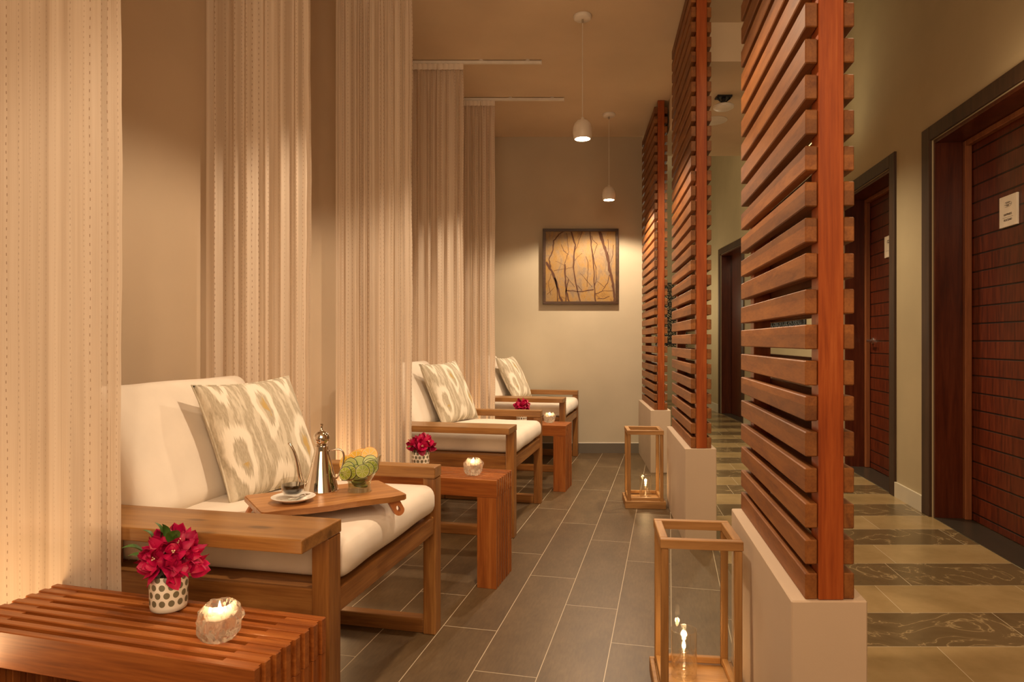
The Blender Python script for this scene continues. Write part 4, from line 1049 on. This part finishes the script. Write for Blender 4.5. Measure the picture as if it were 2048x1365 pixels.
def filigree(w, hgt, seed):
    b = MB(); rr = random.Random(seed)
    for (x0, x1, z0, z1) in ((0, w, 0, .018), (0, w, hgt-.018, hgt), (0, .018, .018, hgt-.018), (w-.018, w, .018, hgt-.018)): b.box(x0, x1, -.015, .0, z0, z1)
    s = .065; 
    for i in range(int(w/s)+1):
        for j in range(int(hgt/s)+1):
            cx, cz = i*s+(.5*s if j % 2 else 0), j*s
            if cx > w-.02 or cz > hgt-.02: continue
            r_ = s*.52*rr.uniform(.8, 1.15)
            b.tube([(cx+r_*math.cos(t), -.008, cz+r_*math.sin(t)) for t in [k*math.pi/6 for k in range(13)]], .0065, 5, False)
            a = rr.uniform(0, 3.1); b.tube([(cx-r_*math.cos(a), -.008, cz-r_*math.sin(a)), (cx+r_*math.cos(a), -.008, cz+r_*math.sin(a))], .006, 5)
    return b
o = filigree(.62, 1.10, 1).build('metal_wall_panel', M['black']); o.location = (2.60, 11.99, .99); tag(o, 'black openwork metal panel on the wall at the corridor end', 'wall panel')
o = filigree(1.15, .42, 2).build('metal_wall_panel', M['black']); o.location = (*Bp(1.75, -.002), 1.18); o.rotation_euler[2] = R(-90)+BROT+0
tag(o, 'low wide black openwork panel on the corridor wall, seen through the nearest screen', 'wall panel')

# ------------------------------------------------------------------ lights
def spot(name, loc, power, size, blend, col=(1, .66, .36), tgt=None, rad=.03):
    l = bpy.data.lights.new(name, 'SPOT'); l.energy = power; l.spot_size = R(size); l.spot_blend = blend; l.color = col; l.shadow_soft_size = rad
    o = bpy.data.objects.new(name, l); COL.objects.link(o); o.location = loc
    if tgt: o.rotation_euler = (Vector(tgt)-Vector(loc)).to_track_quat('-Z', 'Y').to_euler()
    return o
def point(name, loc, power, col=(1, .62, .30), rad=.01):
    l = bpy.data.lights.new(name, 'POINT'); l.energy = power; l.color = col; l.shadow_soft_size = rad
    o = bpy.data.objects.new(name, l); COL.objects.link(o); o.location = loc; return o
def area(name, loc, tgt, sx, sy, power, col=(1, .70, .42)):
    l = bpy.data.lights.new(name, 'AREA'); l.shape = 'RECTANGLE'; l.size = sx; l.size_y = sy; l.energy = power; l.color = col
    o = bpy.data.objects.new(name, l); COL.objects.link(o); o.location = loc
    o.rotation_euler = (Vector(tgt)-Vector(loc)).to_track_quat('-Z', 'Y').to_euler(); return o
WARM = (1.0, .75, .50)
for i, (x, y) in enumerate(PD):
    spot('pendant_light', (x, y, CEIL-.735), (48, 66, 52, 22)[i], 150, .30, WARM, (x, y, 0), .035)
for p in FL: point('votive_flame_light', p+Vector((0, 0, .010)), .35, rad=.008)
for p in FL2: point('lantern_flame_light', p, .5, rad=.008)
# small uplights standing on the floor behind the side tables
for (x, y, pw_) in ((-1.26, 1.36, 3.6), (-.93, 3.20, 3.6), (-.50, 4.98, 4.0)): point('curtain_uplight', (x, y, .36), pw_, (1, .60, .28), .06)
# room fill and corridor
area('room_fill', (.2, -1.2, 2.5), (.0, 3.0, .9), 2.2, 1.2, 27, (1, .69, .43))
area('ceiling_bounce_fill', (-.1, -.7, 1.5), (.1, 3.2, 3.0), 1.6, .8, 12, (1, .62, .34))
spot('corridor_downlight', (1.62, 4.75, 2.71), 80, 130, .8, (1, .80, .52), (1.70, 4.8, 0), .05)
spot('corridor_downlight', (1.80, 5.85, 2.71), 90, 110, .8, (1, .82, .55), (2.0, 6.4, 0), .05)
spot('corridor_downlight', (1.50, 2.4, CEIL-.02), 40, 140, .9, (1, .72, .42), (1.6, 2.4, 0), .06)
area('cove_light', (2.12, 5.3, 3.12), (2.7, 5.3, 3.55), .08, 1.2, .8, (1, .84, .52))
point('corridor_lounge_light', (2.05, 2.9, 2.0), 3.5, (1, .74, .46), .15)
area('end_cove_light', (2.1, 6.25, 3.0), (2.6, 9.5, 2.4), 1.2, .12, 22, (1, .84, .55))
point('corridor_far_light', (2.2, 10.2, 1.6), 14, (1, .82, .55), .1)
w = bpy.data.worlds.new('world'); SC.world = w; w.use_nodes = True
bg = w.node_tree.nodes['Background']; bg.inputs[0].default_value = (1.0, .60, .30, 1); bg.inputs[1].default_value = .10

# ------------------------------------------------------------------ camera
cam = bpy.data.cameras.new('camera'); co = bpy.data.objects.new('camera', cam); COL.objects.link(co)
cam.sensor_width = 36; cam.lens = 1340/2048*36; cam.clip_start = .02
co.location = (0, 0, 1.05); co.rotation_euler = (R(90), 0, 0); SC.camera = co
SC.view_settings.view_transform = 'Standard'; SC.view_settings.look = 'None'; SC.view_settings.exposure = 0.69
SC.cycles.transparent_max_bounces = 32
